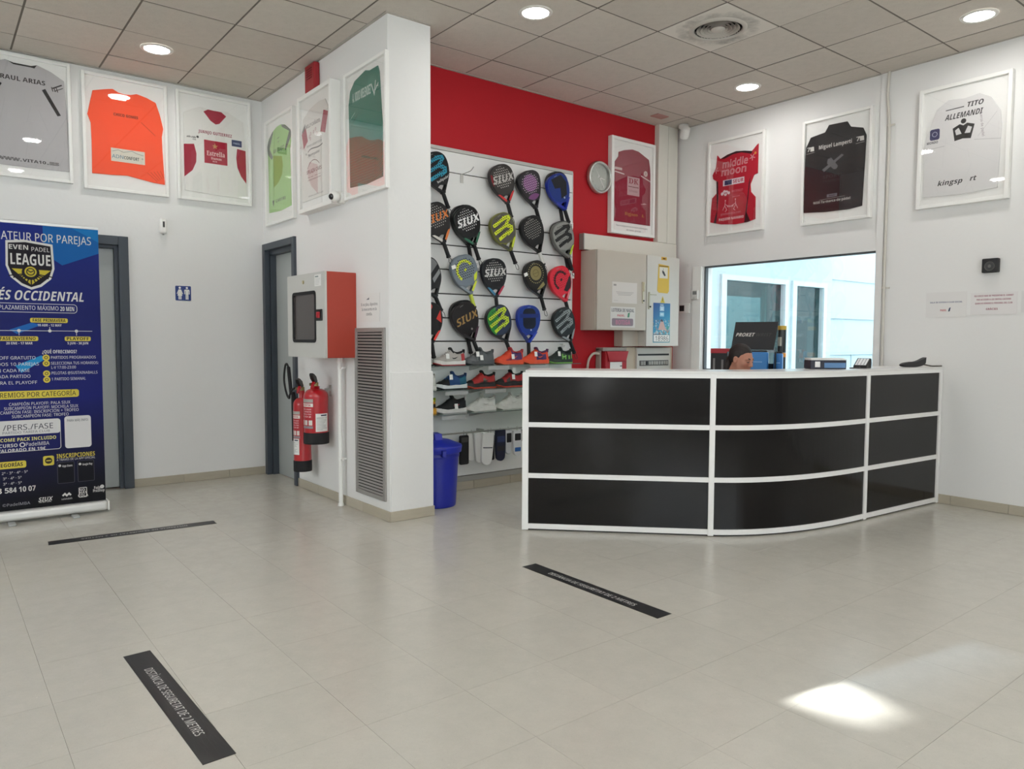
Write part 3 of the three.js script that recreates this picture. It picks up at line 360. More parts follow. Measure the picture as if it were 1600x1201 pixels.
// right wall
framedJersey('red padel shirt with outlined lettering and dark side panels, first frame on the right wall', [XR, 2.792, -4.457], W, 0.645, 0.93, {
  outline: [[0.06, 0.85], [0.07, 0.7], [0.085, 0.6], [0.165, 0.555], [0.16, 0.42], [0.1, 0.395], [0.085, 0.355], [0.15, 0.28], [0.165, 0.155], [0.22, 0.2], [0.35, 0.17], [0.5, 0.155], [0.65, 0.17], [0.78, 0.19], [0.87, 0.135], [0.885, 0.13], [0.88, 0.42], [0.82, 0.43], [0.76, 0.52], [0.77, 0.6], [0.85, 0.66], [0.855, 0.88], [0.72, 0.9], [0.5, 0.905], [0.25, 0.885]],
  draw(c, w, h) { bg(c, w, h, '#b3122a'); P(c, [[w * 0.22, h * 0.2], [w * 0.35, h * 0.165], [w * 0.5, h * 0.15], [w * 0.66, h * 0.165], [w * 0.79, h * 0.19], [w * 0.77, h * 0.215], [w * 0.6, h * 0.178], [w * 0.45, h * 0.178], [w * 0.3, h * 0.205]], '#25161a'); P(c, [[w * 0.155, h * 0.43], [w * 0.19, h * 0.43], [w * 0.2, h * 0.6], [w * 0.17, h * 0.88], [w * 0.11, h * 0.88], [w * 0.18, h * 0.74]], '#2b141b'); P(c, [[w * 0.77, h * 0.43], [w * 0.74, h * 0.5], [w * 0.72, h * 0.65], [w * 0.67, h * 0.92], [w * 0.78, h * 0.9], [w * 0.71, h * 0.8]], '#2b141b');
    T(c, 'middle', w * 0.49, h * 0.265, h * 0.1, { fit: w * 0.46, stroke: '#d9b9bc', lw: 2.4, color: null, w: 'normal', skew: 0.1 }); T(c, 'moon', w * 0.47, h * 0.345, h * 0.1, { fit: w * 0.46, stroke: '#d9b9bc', lw: 2.4, color: null, w: 'normal', skew: 0.1 });
    for (const [x, y] of [[0.15, 0.31], [0.79, 0.25]]) { for (let a = 0; a < 5; a++) L(c, [[w * x, h * y], [w * x + 22 * Math.cos(a * 1.257 + 0.3), h * y + 22 * Math.sin(a * 1.257 + 0.3)]], '#c9898f', 7); } C(c, w * 0.84, h * 0.215, 9, '#d08a3a');
    c.fillStyle = '#d9cdd2'; c.fillRect(w * 0.28, h * 0.43, w * 0.38, h * 0.062); c.fillStyle = '#1f2857'; c.fillRect(w * 0.31, h * 0.437, w * 0.13, h * 0.048); T(c, 'SEUR', w * 0.55, h * 0.462, h * 0.05, { fit: w * 0.19, color: '#a0283a' });
    for (const [x, y, r] of [[0.27, 0.57, 11], [0.31, 0.555, 13], [0.35, 0.56, 12], [0.39, 0.57, 10], [0.33, 0.578, 12]]) C(c, w * x, h * y, r, '#e0cdd0'); T(c, 'oto', w * 0.33, h * 0.567, 17, { color: '#a0283a' }); T(c, 'ARTENGO', w * 0.54, h * 0.56, h * 0.03, { fit: w * 0.2, color: '#cf8f96', italic: 1, w: 'normal' }); L(c, [[w * 0.26, h * 0.6], [w * 0.65, h * 0.6]], '#bf6a74', 1.5); T(c, 'padel world', w * 0.52, h * 0.618, h * 0.016, { color: '#cf8f96' });
    for (const [x, s] of [[0.33, 1], [0.51, -1]]) { L(c, [[w * x, h * 0.66], [w * (x - 0.01 * s), h * 0.70], [w * (x - 0.045 * s), h * 0.745]], '#dcb6ba', 4); L(c, [[w * (x - 0.01 * s), h * 0.70], [w * (x + 0.03 * s), h * 0.745], [w * (x + 0.0 * s), h * 0.762]], '#dcb6ba', 4); L(c, [[w * (x - 0.005 * s), h * 0.685], [w * (x + 0.06 * s), h * 0.71]], '#dcb6ba', 4); C(c, w * x, h * 0.648, 5, '#dcb6ba'); } T(c, 'vibora', w * 0.42, h * 0.71, h * 0.03, { fit: w * 0.12, color: '#dcb6ba' });
    T(c, 'pinchomania.com', w * 0.43, h * 0.785, h * 0.034, { fit: w * 0.36, color: '#c98f97', italic: 1, w: 'normal' }); T(c, 'PAQUITO NAVARRO', w * 0.44, h * 0.842, h * 0.036, { fit: w * 0.45, color: '#e3cfd0' }); folds(c, w, h, 12, '#5d0a18'); } });
framedJersey('black long-sleeved jersey with white lettering, framed above the window', [XR, 2.77, -3.43], W, 0.632, 0.92, {
  depth: 0.045, outline: [[0.03, 0.87], [0.04, 0.5], [0.055, 0.25], [0.12, 0.165], [0.33, 0.145], [0.385, 0.085], [0.64, 0.09], [0.69, 0.145], [0.86, 0.18], [0.905, 0.25], [0.895, 0.5], [0.875, 0.88], [0.7, 0.895], [0.35, 0.89]],
  draw(c, w, h) { bg(c, w, h, '#1b1b1e'); L(c, [[w * 0.34, h * 0.155], [w * 0.68, h * 0.15]], '#101012', 5);
    c.save(); T(c, 'Miguel Lamperti', w * 0.48, h * 0.275, h * 0.05, { fit: w * 0.48, color: '#d5d3cc' }); c.restore(); for (const [x, y] of [[0.12, 0.275], [0.83, 0.27]]) { T(c, '7A', w * x, h * y, h * 0.055, { fit: w * 0.11, color: '#d5d3cc' }); P(c, [[w * (x - 0.01), h * (y - 0.02)], [w * (x + 0.05), h * (y - 0.02)], [w * (x + 0.055), h * (y + 0.022)], [w * (x + 0.0), h * (y + 0.022)]], '#d5d3cc'); L(c, [[w * (x - 0.06), h * (y + 0.04)], [w * (x + 0.06), h * (y + 0.035)]], '#a9a7a1', 3); }
    P(c, [[w * 0.3, h * 0.49], [w * 0.58, h * 0.375], [w * 0.61, h * 0.39], [w * 0.33, h * 0.515]], '#6b6b6d'); P(c, [[w * 0.38, h * 0.4], [w * 0.43, h * 0.39], [w * 0.53, h * 0.48], [w * 0.51, h * 0.505], [w * 0.47, h * 0.505], [w * 0.37, h * 0.44]], '#666668'); T(c, 'SPORTS', w * 0.46, h * 0.565, h * 0.045, { fit: w * 0.3, color: '#37373a' }); T(c, 'TRAINING', w * 0.46, h * 0.605, h * 0.03, { fit: w * 0.3, color: '#343437' });
    RR(c, w * 0.38, h * 0.73, w * 0.15, h * 0.03, 2, '#6f6f78'); T(c, 'Aremi', w * 0.455, h * 0.745, h * 0.02, { color: '#1d1d22' }); L(c, [[w * 0.27, h * 0.775], [w * 0.64, h * 0.768]], '#b9b7b0', 2); T(c, 'NOX·Tu·marca·de·pádel', w * 0.45, h * 0.795, h * 0.034, { fit: w * 0.54, color: '#c9c7c0' }); folds(c, w, h, 12, '#000'); } });
framedJersey('white jersey printed with a black crown, framed on the right wall nearest the camera', [XR, 2.785, -2.424], W, 0.645, 0.925, {
  depth: 0.045, rail: 0.028, outline: [[0.07, 0.9], [0.07, 0.62], [0.055, 0.52], [0.09, 0.4], [0.2, 0.19], [0.33, 0.13], [0.5, 0.145], [0.66, 0.13], [0.78, 0.18], [0.88, 0.3], [0.9, 0.42], [0.89, 0.55], [0.88, 0.9], [0.5, 0.915]],
  draw(c, w, h) { bg(c, w, h, '#dfdddb'); T(c, 'TITO', w * 0.62, h * 0.2, h * 0.055, { fit: w * 0.18, color: '#29282a', skew: 0.25 }); L(c, [[w * 0.3, h * 0.212], [w * 0.5, h * 0.208]], '#29282a', 4); T(c, 'ALLEMANDI', w * 0.5, h * 0.272, h * 0.062, { fit: w * 0.4, color: '#29282a', skew: 0.25 });
    C(c, w * 0.5, h * 0.325, h * 0.02, '#2b2a2a'); P(c, [[w * 0.41, h * 0.475], [w * 0.385, h * 0.37], [w * 0.46, h * 0.345], [w * 0.5, h * 0.36], [w * 0.54, h * 0.345], [w * 0.62, h * 0.365], [w * 0.585, h * 0.475], [w * 0.5, h * 0.465]], '#2b2a2a'); P(c, [[w * 0.425, h * 0.43], [w * 0.41, h * 0.39], [w * 0.45, h * 0.372], [w * 0.485, h * 0.425]], '#d6d4d2'); P(c, [[w * 0.575, h * 0.43], [w * 0.595, h * 0.385], [w * 0.55, h * 0.37], [w * 0.515, h * 0.425]], '#d6d4d2');
    RR(c, w * 0.13, h * 0.345, w * 0.11, h * 0.09, 10, '#3d3d63'); C(c, w * 0.185, h * 0.388, 12, null, '#b9b9cc', 3); T(c, 'MONDO', w * 0.16, h * 0.455, h * 0.028, { fit: w * 0.13, color: '#4b4a52' }); c.save(); c.translate(w * 0.70, h * 0.38); c.rotate(1.45); T(c, 'fuerza de padel', 0, 0, h * 0.026, { fit: h * 0.2, color: '#9b8f94', w: 'normal' }); c.restore();
    T(c, 'kingsp', w * 0.37, h * 0.805, h * 0.055, { fit: w * 0.28, color: '#2d2c2d', italic: 1 }); T(c, 'rt', w * 0.62, h * 0.8, h * 0.055, { fit: w * 0.07, color: '#2d2c2d', italic: 1 }); c.globalAlpha = 0.5; L(c, [[w * 0.66, h * 0.47], [w * 0.85, h * 0.3]], '#aaa8a8', 2); L(c, [[w * 0.62, h * 0.49], [w * 0.9, h * 0.52]], '#9d9a9a', 3); L(c, [[w * 0.07, h * 0.51], [w * 0.3, h * 0.5]], '#9d9a9a', 3); c.globalAlpha = 1; folds(c, w, h, 22, '#999'); } });
// ---------------------------------------------------------------- left wall and pier: banner, signs, fire gear
{
  const t = thing('rollup_banner', 'blue roll-up banner of a padel league standing before the left door', 'banner', [0.58, 0, -6.15]);
  const bw = 0.855, bh = 1.985;
  const art = canvasTex(860, 2000, (c, w, h) => {
    const g = c.createLinearGradient(0, 0, w * 0.3, h); g.addColorStop(0, '#1c2f86'); g.addColorStop(0.35, '#1d2468'); g.addColorStop(0.65, '#1c2270'); g.addColorStop(0.86, '#191a3c'); g.addColorStop(1, '#141418'); c.fillStyle = g; c.fillRect(0, 0, w, h);
    P(c, [[w * 0.60, 0], [w, 0], [w, h * 0.09], [w * 0.73, h * 0.14], [w * 0.6, h * 0.1]], '#1565ab'); P(c, [[w * 0.78, 0], [w, 0], [w, h * 0.05]], '#1a7dc0'); P(c, [[w * 0.35, h * 0.37], [w * 0.5, h * 0.345], [w * 0.57, h * 0.352], [w * 0.4, h * 0.385]], '#2069b4'); P(c, [[w * 0.38, h * 0.495], [w * 0.56, h * 0.46], [w * 0.6, h * 0.47], [w * 0.42, h * 0.52]], '#2596d0');
    const y = (px) => (px - 357) / (791 - 357) * h, x = (px) => (0.318 + 0.682 * px / 157) * w; const wt = '#e4e2da', ye = '#e3cf52', dk = '#1b1b2a';
    T(c, 'AMATEUR POR PAREJAS', x(145), y(378), 78, { align: 'right', fit: w * 0.735, color: wt, w: 'normal', italic: 1 });
    // shield
    const sh = [[6, 385], [36, 382.5], [80, 387], [82, 424], [76, 440], [60, 452], [44, 457], [28, 451], [12, 439], [5, 422]]; P(c, sh.map(([a, b]) => [x(a), y(b)]), wt); P(c, sh.map(([a, b]) => [x(43 + (a - 43) * 0.9), y(418 + (b - 418) * 0.9)]), '#201c24'); P(c, [[x(11), y(399)], [x(76), y(401)], [x(77), y(422)], [x(9), y(421)]], '#201c24');
    T(c, 'EVEN', x(26), y(394), 44, { fit: w * 0.14, color: wt }); T(c, 'PADEL', x(60), y(396), 40, { fit: w * 0.13, color: wt, w: 'normal' }); T(c, 'LEAGUE', x(44), y(412), 105, { fit: w * 0.285, color: wt });
    P(c, [[x(14), y(426)], [x(76), y(427)], [x(44), y(450)]], '#cdbb3a'); for (let k = -5; k <= 5; k++) L(c, [[x(44), y(432)], [x(44 + k * 7), y(432 + 18 - Math.abs(k) * 2.6)]], '#201c24', 7); C(c, x(43.5), y(431), 52, '#201c24'); C(c, x(43.5), y(430), 36, '#cdbb3a'); C(c, x(43.5), y(430), 26, '#201c24'); C(c, x(43.5), y(430), 20, '#cdbb3a'); L(c, [[x(39), y(428)], [x(43.5), y(430.5)], [x(48), y(428.5)]], '#201c24', 6);
    T(c, 'VALLÉS OCCIDENTAL', x(129), y(466), 92, { align: 'right', fit: w * 0.79, color: wt, italic: 1 });
    RR(c, w * 0.12, y(478), x(117) - w * 0.12, y(491) - y(478), 22, null, wt, 4); T(c, 'DESPLAZAMIENTO MÁXIMO', x(87), y(484.5), 40, { align: 'right', fit: w * 0.48, color: wt, w: 'normal' }); T(c, '20 MIN', x(113), y(485), 42, { align: 'right', fit: w * 0.105, color: wt });
    const pill = (a, b, yy, s, hh = 7) => { RR(c, x(a), y(yy - hh / 2), x(b) - x(a), y(yy + hh / 2) - y(yy - hh / 2), 10, ye); T(c, s, x((a + b) / 2), y(yy), 30, { fit: (x(b) - x(a)) * 0.88, color: dk }); };
    L(c, [[0, y(519)], [x(142), y(519)]], wt, 4); pill(40, 101, 503, 'FASE PRIMAVERA'); T(c, '10 ABR - 12 MAY', x(71), y(510.5), 24, { fit: w * 0.17, color: wt }); for (const d of [22, 71, 115]) C(c, x(d), y(519), 11, wt); L(c, [[x(71), y(519)], [x(71), y(513)]], wt, 4); L(c, [[x(22), y(519)], [x(22), y(526)]], wt, 4); L(c, [[x(115), y(519)], [x(115), y(526)]], wt, 4);
    pill(-12, 52, 531, 'FASE INVIERNO'); T(c, '20 ENE - 17 MAR', x(22), y(538), 24, { fit: w * 0.18, color: wt }); pill(95, 139, 531, 'PLAYOFF'); T(c, '5 JUN - 30 JUN', x(117), y(538), 24, { fit: w * 0.155, color: wt });
    T(c, '¿QUÉ OFRECEMOS?', x(86), y(551), 34, { fit: w * 0.25, color: wt });
    const left = ['PLAYOFF GRATUITO', 'GRADOS 10 PAREJAS', 'EN CADA FASE', 'CADA PARTIDO', 'PARA EL PLAYOFF']; [560, 569.5, 579, 588, 597.5].forEach((yy, k) => T(c, left[k], x([47, 52, 37, 38, 48][k]), y(yy), 30, { align: 'right', color: wt, w: 'normal', fit: w * [0.33, 0.36, 0.24, 0.24, 0.3][k] }));
    const right = [['PARTIDOS PROGRAMADOS', 560, 0.33], ['SELECCIONA TUS HORARIOS:', 569, 0.35], ['L-V 17:00-23:00', 575.5, 0.18], ['PELOTAS @SUSTAINABALLS', 584, 0.34], ['1 PARTIDO SEMANAL', 593.5, 0.25]]; right.forEach(([s, yy, f]) => T(c, s, x(71), y(yy), 28, { align: 'left', color: wt, w: 'normal', fit: w * f })); for (const yy of [560, 569, 584.5, 594]) { C(c, x(63.5), y(yy), 22, ye); C(c, x(63.5), y(yy), 9, null, '#6b6230', 5); }
    RR(c, -20, y(610), x(116) + 20, y(622) - y(610), 16, ye); T(c, 'PREMIOS POR CATEGORÍA', x(111), y(616), 46, { align: 'right', fit: w * 0.56, color: dk, w: 'normal' });
    ['CAMPEÓN PLAYOFF: PALA SIUX', 'SUBCAMPEÓN PLAYOFF: MOCHILA SIUX', 'CAMPEÓN FASE: INSCRIPCIÓN + TROFEO', 'SUBCAMPEÓN FASE: TROFEO'].forEach((s, k) => T(c, s, x([101, 114, 115, 98][k]), y(630 + k * 6.2), 29, { align: 'right', fit: w * [0.43, 0.52, 0.55, 0.4][k], color: wt, w: 'normal' }));
    RR(c, -20, y(655), x(83) + 20, y(702) - y(655), 18, '#1d2160', wt, 4); RR(c, -20, y(655), x(83) + 20, y(677) - y(655), 18, '#e6e4df'); T(c, '/PERS./FASE', x(72), y(665.5), 52, { align: 'right', fit: w * 0.35, color: '#4a4a52', w: 'normal' }); T(c, 'PARTIDO TARIFA CLUB', x(66), y(673), 24, { align: 'right', fit: w * 0.33, color: '#77777c', w: 'normal' }); T(c, 'WELCOME PACK INCLUIDO', x(76), y(683.5), 34, { align: 'right', fit: w * 0.46, color: '#eae38a' }); T(c, 'CURSO', x(14), y(692), 34, { align: 'right', color: wt }); C(c, x(21), y(692), 14, null, wt, 7); T(c, 'PadelMBA', x(26), y(692), 36, { align: 'left', fit: w * 0.165, color: wt, w: 'normal' }); T(c, 'VALORADO EN 19€', x(58), y(699.5), 32, { align: 'right', fit: w * 0.33, color: wt });
    RR(c, x(90), y(652), x(135) - x(90), y(702.5) - y(652), 20, '#e6e4df'); T(c, 'PARA MÁS INFO:', x(112.5), y(659), 24, { fit: w * 0.16, color: '#4a4a52', w: 'normal' });
    RR(c, -20, y(716), x(26) + 20, y(727) - y(716), 14, ye); T(c, 'CATEGORÍAS', x(21), y(721.5), 36, { align: 'right', fit: w * 0.22, color: dk }); ['2ª · 3ª · 4ª · 5ª', '3ª · 4ª · 5ª', '3ª · 4ª · 5ª'].forEach((s, k) => T(c, s, x(28 - (k ? 10 : 0)), y(733.5 + k * 8), 26, { align: 'right', color: wt, w: 'normal' }));
    RR(c, x(53), y(712), x(71) - x(53), y(727) - y(712), 12, ye); C(c, x(62), y(719.5), 22, '#3a3526'); L(c, [[x(58), y(719.5)], [x(66), y(719.5)]], ye, 8); T(c, 'INSCRIPCIONES', x(75), y(714), 42, { align: 'left', fit: w * 0.285, color: ye }); T(c, 'A TRAVÉS DE LA APP OFICIAL', x(75), y(720), 22, { align: 'left', fit: w * 0.285, color: wt, w: 'normal' });
    for (const [a, b, s] of [[76, 104, 'App Store'], [110, 138, 'Google Play']]) { RR(c, x(a), y(724), x(b) - x(a), y(757) - y(724), 6, '#15151d', '#55555e', 3); C(c, x(a + 4), y(729), 9, wt); T(c, s, x(a + 8), y(730), 22, { align: 'left', fit: w * 0.075, color: wt }); }
    T(c, '84 10 07', x(40), y(760), 50, { align: 'right', fit: w * 0.185, color: wt }); T(c, '93 5', x(0) - 8, y(760), 50, { align: 'right', color: wt });
    T(c, '©PadelMBA', x(30), y(782), 28, { align: 'right', fit: w * 0.19, color: '#a9a9ad', w: 'normal' }); T(c, 'SIUX', x(54), y(779), 40, { fit: w * 0.1, color: wt, italic: 1 }); T(c, 'THE NEXT LEVEL', x(54), y(783), 14, { fit: w * 0.09, color: wt }); L(c, [[x(83), y(777)], [x(87), y(774)], [x(90), y(777)], [x(94), y(774)], [x(97), y(777)]], wt, 12); T(c, 'sustainaballs', x(90), y(782), 18, { fit: w * 0.08, color: wt, w: 'normal' }); RR(c, x(111), y(767), x(124) - x(111), y(782) - y(767), 4, null, wt, 5); T(c, 'NO', x(116), y(770.5), 26, { color: wt }); T(c, 'HAY', x(118), y(775), 26, { color: wt }); T(c, 'COLA', x(117.5), y(779.5), 26, { color: wt }); T(c, 'Padel', x(143), y(769.5), 30, { fit: w * 0.055, color: wt }); C(c, x(151), y(768.5), 14, wt); T(c, 'ProShop', x(145), y(774.5), 28, { fit: w * 0.09, color: wt });
  });
  part('print', planarUV(box(bw, bh, 0.003, 0, 0.085 + bh / 2, 0), bw, bh, 0, 0.085 + bh / 2), phys('#e6e6ea', { map: art, roughness: 0.6, specularIntensity: 0.4 }), t);
  part('top_rail', [rbox(bw + 0.004, 0.022, 0.016, 0.004, 0, 0.085 + bh, -0.004)], M.alu, t);
  part('rear_pole', cyl(0.009, 0.009, bh, 0, 0.06 + bh / 2, -0.035, 12), M.alu, t);
  const cas = rbox(bw + 0.012, 0.068, 0.11, 0.022, 0, 0.052, 0, 4); part('cassette', cas, std('#d5d4d0', { roughness: 0.3, metalness: 0.3 }), t);
  for (const x of [-0.38, 0.375]) part('end_cap', rbox(0.012, 0.07, 0.112, 0.02, x > 0 ? bw / 2 + 0.01 : -bw / 2 - 0.01, 0.052, 0, 3), M.whitePaint, t);
  for (const x of [-0.16, 0.22]) part('foot', rbox(0.045, 0.014, 0.2, 0.006, x, 0.007, 0.03), std('#a8aaa8', { roughness: 0.4 }), t);
}
{
  const t = thing('soap_dispenser', 'small white wall dispenser between the door and the restroom sign', 'dispenser', [1.64, 2.245, ZL]);
  part('housing', rbox(0.062, 0.135, 0.05, 0.022, 0, 0, 0.026, 4), M.whitePaint, t);
  part('window', rbox(0.016, 0.05, 0.006, 0.003, 0, 0.012, 0.05), M.blackGloss, t); part('nozzle', cyl(0.006, 0.008, 0.018, 0, -0.068, 0.03, 12), std('#9a9a97'), t);
}
{
  const t = thing('restroom_sign', 'square blue restroom sign with two white figures', 'sign', [1.798, 1.677, ZL]);
  const s = rrect(-0.064, -0.063, 0.064, 0.063, 0.008); part('plate', extrude(s, 0.004, 0.001), std('#1f3a80', { roughness: 0.3 }), t);
  const fig = (woman, x) => {
    const g = []; const hd = new THREE.CircleGeometry(0.0085, 20); const h3 = cylZ(0.0095, 0.0095, 0.002, x, 0.047, 0.006, 20); g.push(h3);
    const body = woman ? [[-0.01, 0.033], [0.01, 0.033], [0.026, -0.006], [0.021, -0.008], [0.012, 0.012], [0.02, -0.022], [0.012, -0.022], [0.012, -0.054], [0.002, -0.054], [0.002, -0.022], [-0.002, -0.022], [-0.002, -0.054], [-0.012, -0.054], [-0.012, -0.022], [-0.02, -0.022], [-0.012, 0.012], [-0.021, -0.008], [-0.026, -0.006]] : [[-0.018, 0.033], [0.018, 0.033], [0.022, 0.026], [0.022, -0.008], [0.015, -0.008], [0.015, 0.02], [0.0115, 0.02], [0.0115, -0.054], [0.0015, -0.054], [0.0015, -0.012], [-0.0015, -0.012], [-0.0015, -0.054], [-0.0115, -0.054], [-0.0115, 0.02], [-0.015, 0.02], [-0.015, -0.008], [-0.022, -0.008], [-0.022, 0.026]];
    const b = extrude(shapeOf(body), 0.002); b.translate(x, 0, 0.005); g.push(b); return g;
  };
  part('figure', fig(true, -0.029), M.whitePaint, t); part('figure', fig(false, 0.03), M.whitePaint, t);
}
{
  const t = thing('hose_cabinet', 'red fire hose cabinet with a grey door, beside the side door', 'cabinet', [XC, 0, -5.43], W);
  const y0 = 1.14, y1 = 1.768, w = 0.70, d = 0.25;
  const redM = std('#b0402f', { roughness: 0.45 }), grey = std('#c9c8c2', { roughness: 0.4 });
  part('box', rbox(w, y1 - y0, d - 0.012, 0.006, 0, (y0 + y1) / 2, (d - 0.012) / 2), redM, t);
  const door = new THREE.Group(); door.name = 'door'; t.add(door);
  const s = rrect(-w / 2, y0, w / 2, y1, 0.006), hole = rrect(-0.23, y0 + 0.125, 0.185, y1 - 0.145, 0.03); s.holes.push(hole); const dg = extrude(s, 0.016, 0.001); dg.translate(0, 0, d - 0.016); part('door_panel', dg, grey, door);
  const gasket = rrect(-0.242, y0 + 0.113, 0.197, y1 - 0.133, 0.036); gasket.holes.push(rrect(-0.222, y0 + 0.133, 0.177, y1 - 0.153, 0.025)); const gg = extrude(gasket, 0.006, 0.001); gg.translate(0, 0, d); part('gasket', gg, M.rubber, door);
  part('door_window', box(0.415, y1 - y0 - 0.27, 0.003, -0.0225, (y0 + y1) / 2 - 0.01, d - 0.006), phys('#453e3d', { roughness: 0.3, clearcoat: 0.2 }), door);
  part('latch', [rbox(0.1, 0.085, 0.012, 0.006, 0.265, (y0 + y1) / 2 + 0.0, d + 0.006)], M.black, door); part('latch_handle', [rbox(0.05, 0.045, 0.012, 0.01, 0.265, (y0 + y1) / 2, d + 0.015), rbox(0.012, 0.04, 0.01, 0.003, 0.265, (y0 + y1) / 2, d + 0.024)], std('#b3202a', { roughness: 0.4 }), door);
  part('lock', cylZ(0.014, 0.014, 0.006, -0.03, y1 - 0.06, d + 0.003, 20), std('#c4b98e', { roughness: 0.3, metalness: 0.6 }), door);
  part('sticker', planarUV(box(0.115, 0.085, 0.001, 0.235, y1 - 0.06, d + 0.001), 0.115, 0.085, 0.235, y1 - 0.06), std('#ffffff', { map: canvasTex(160, 120, (c, a, b) => { bg(c, a, b, '#e9e8e4'); c.fillStyle = '#8e9a96'; c.fillRect(14, 14, 80, 14); for (let k = 0; k < 5; k++) L(c, [[14, 44 + k * 15], [140 - k * 9, 44 + k * 15]], '#b5b5b0', 3); }), roughness: 0.6 }), door);
  for (const y of [y0 + 0.1, y1 - 0.12]) part('hinge', cyl(0.007, 0.007, 0.05, -w / 2, y, d - 0.01, 10), grey, door);
}
{
  const t = thing('riser_pipe', 'thin white riser pipe dropping from the hose cabinet to the floor', 'pipe', [XC - 0.05, 0, -5.272]);
  part('pipe', cyl(0.0165, 0.0165, 1.145, 0, 0.5725, 0, 20), M.whitePaint, t); part('coupling', cyl(0.021, 0.021, 0.04, 0, 1.115, 0, 20), M.whitePaint, t); part('floor_collar', cyl(0.02, 0.024, 0.02, 0, 0.01, 0, 20), M.whitePaint, t);
  for (const y of [0.36, 1.06]) part('clamp', [cyl(0.02, 0.02, 0.018, 0, y, 0, 20), box(0.04, 0.012, 0.008, 0.03, y, 0), cylZ(0.008, 0.008, 0.03, 0, y, 0.03, 12)], M.whitePaint, t);
}
{
  const t = thing('vent_grille', 'tall grey louvred vent grille low on the white pier', 'vent', [XC, 0, -4.862], W); const y0 = 0.135, y1 = 1.36, w = 0.455, m = std('#a3a09b', { roughness: 0.45, metalness: 0.35 });
  const fr = new THREE.Group(); fr.name = 'frame'; t.add(fr); for (const s of [-1, 1]) { part('frame_rail', rbox(0.03, y1 - y0, 0.016, 0.003, s * (w / 2 - 0.015), (y0 + y1) / 2, 0.008), m, fr); part('frame_rail', rbox(w - 0.06, 0.03, 0.0155, 0.003, 0, s > 0 ? y1 - 0.015 : y0 + 0.015, 0.008), m, fr); }
  part('backing', box(w - 0.02, y1 - y0 - 0.02, 0.002, 0, (y0 + y1) / 2, 0.0015), std('#2b2a29', { roughness: 0.9 }), t);
  const g = new THREE.BoxGeometry(w - 0.058, 0.015, 0.0022); g.rotateX(-0.62); const n = 52; for (let k = 0; k < n; k++) part('slat', g, m, t).position.set(0, y0 + 0.042 + k * (y1 - y0 - 0.084) / (n - 1), 0.009);
}
function sheet(label, pos, turn, w, h, draw, cat = 'notice', px = 256) { const g = new THREE.BoxGeometry(w, h, 0.0012, 8, 8, 1); const p = g.attributes.position; for (let i = 0; i < p.count; i++) { const x = p.getX(i) / w, y = p.getY(i) / h; p.setZ(i, p.getZ(i) + 0.002 + 0.004 * Math.max(0, x * -y) * 4 * 0.5); } planarUV(g, w, h); g.computeVertexNormals(); return single('paper_notice', g, std('#ffffff', { map: canvasTex(px, Math.round(px * h / w), draw), roughness: 0.75 }), label, cat, null, pos, turn); }
sheet('white paper notice taped to the pier above the vent grille', [XC, 1.505, -4.875], W, 0.32, 0.205, (c, w, h) => { bg(c, w, h, '#e6e4e0'); P(c, [[w * 0.36, h * 0.22], [w * 0.5, h * 0.14], [w * 0.5, h * 0.22]], '#6b6b70'); ['Si us plau, dipositeu', 'la mascareta en la', 'cistella.'].forEach((s, k) => T(c, s, w * 0.5, h * (0.38 + k * 0.17), h * 0.13, { font: 'serif', w: 'normal', color: '#3a393c' })); });
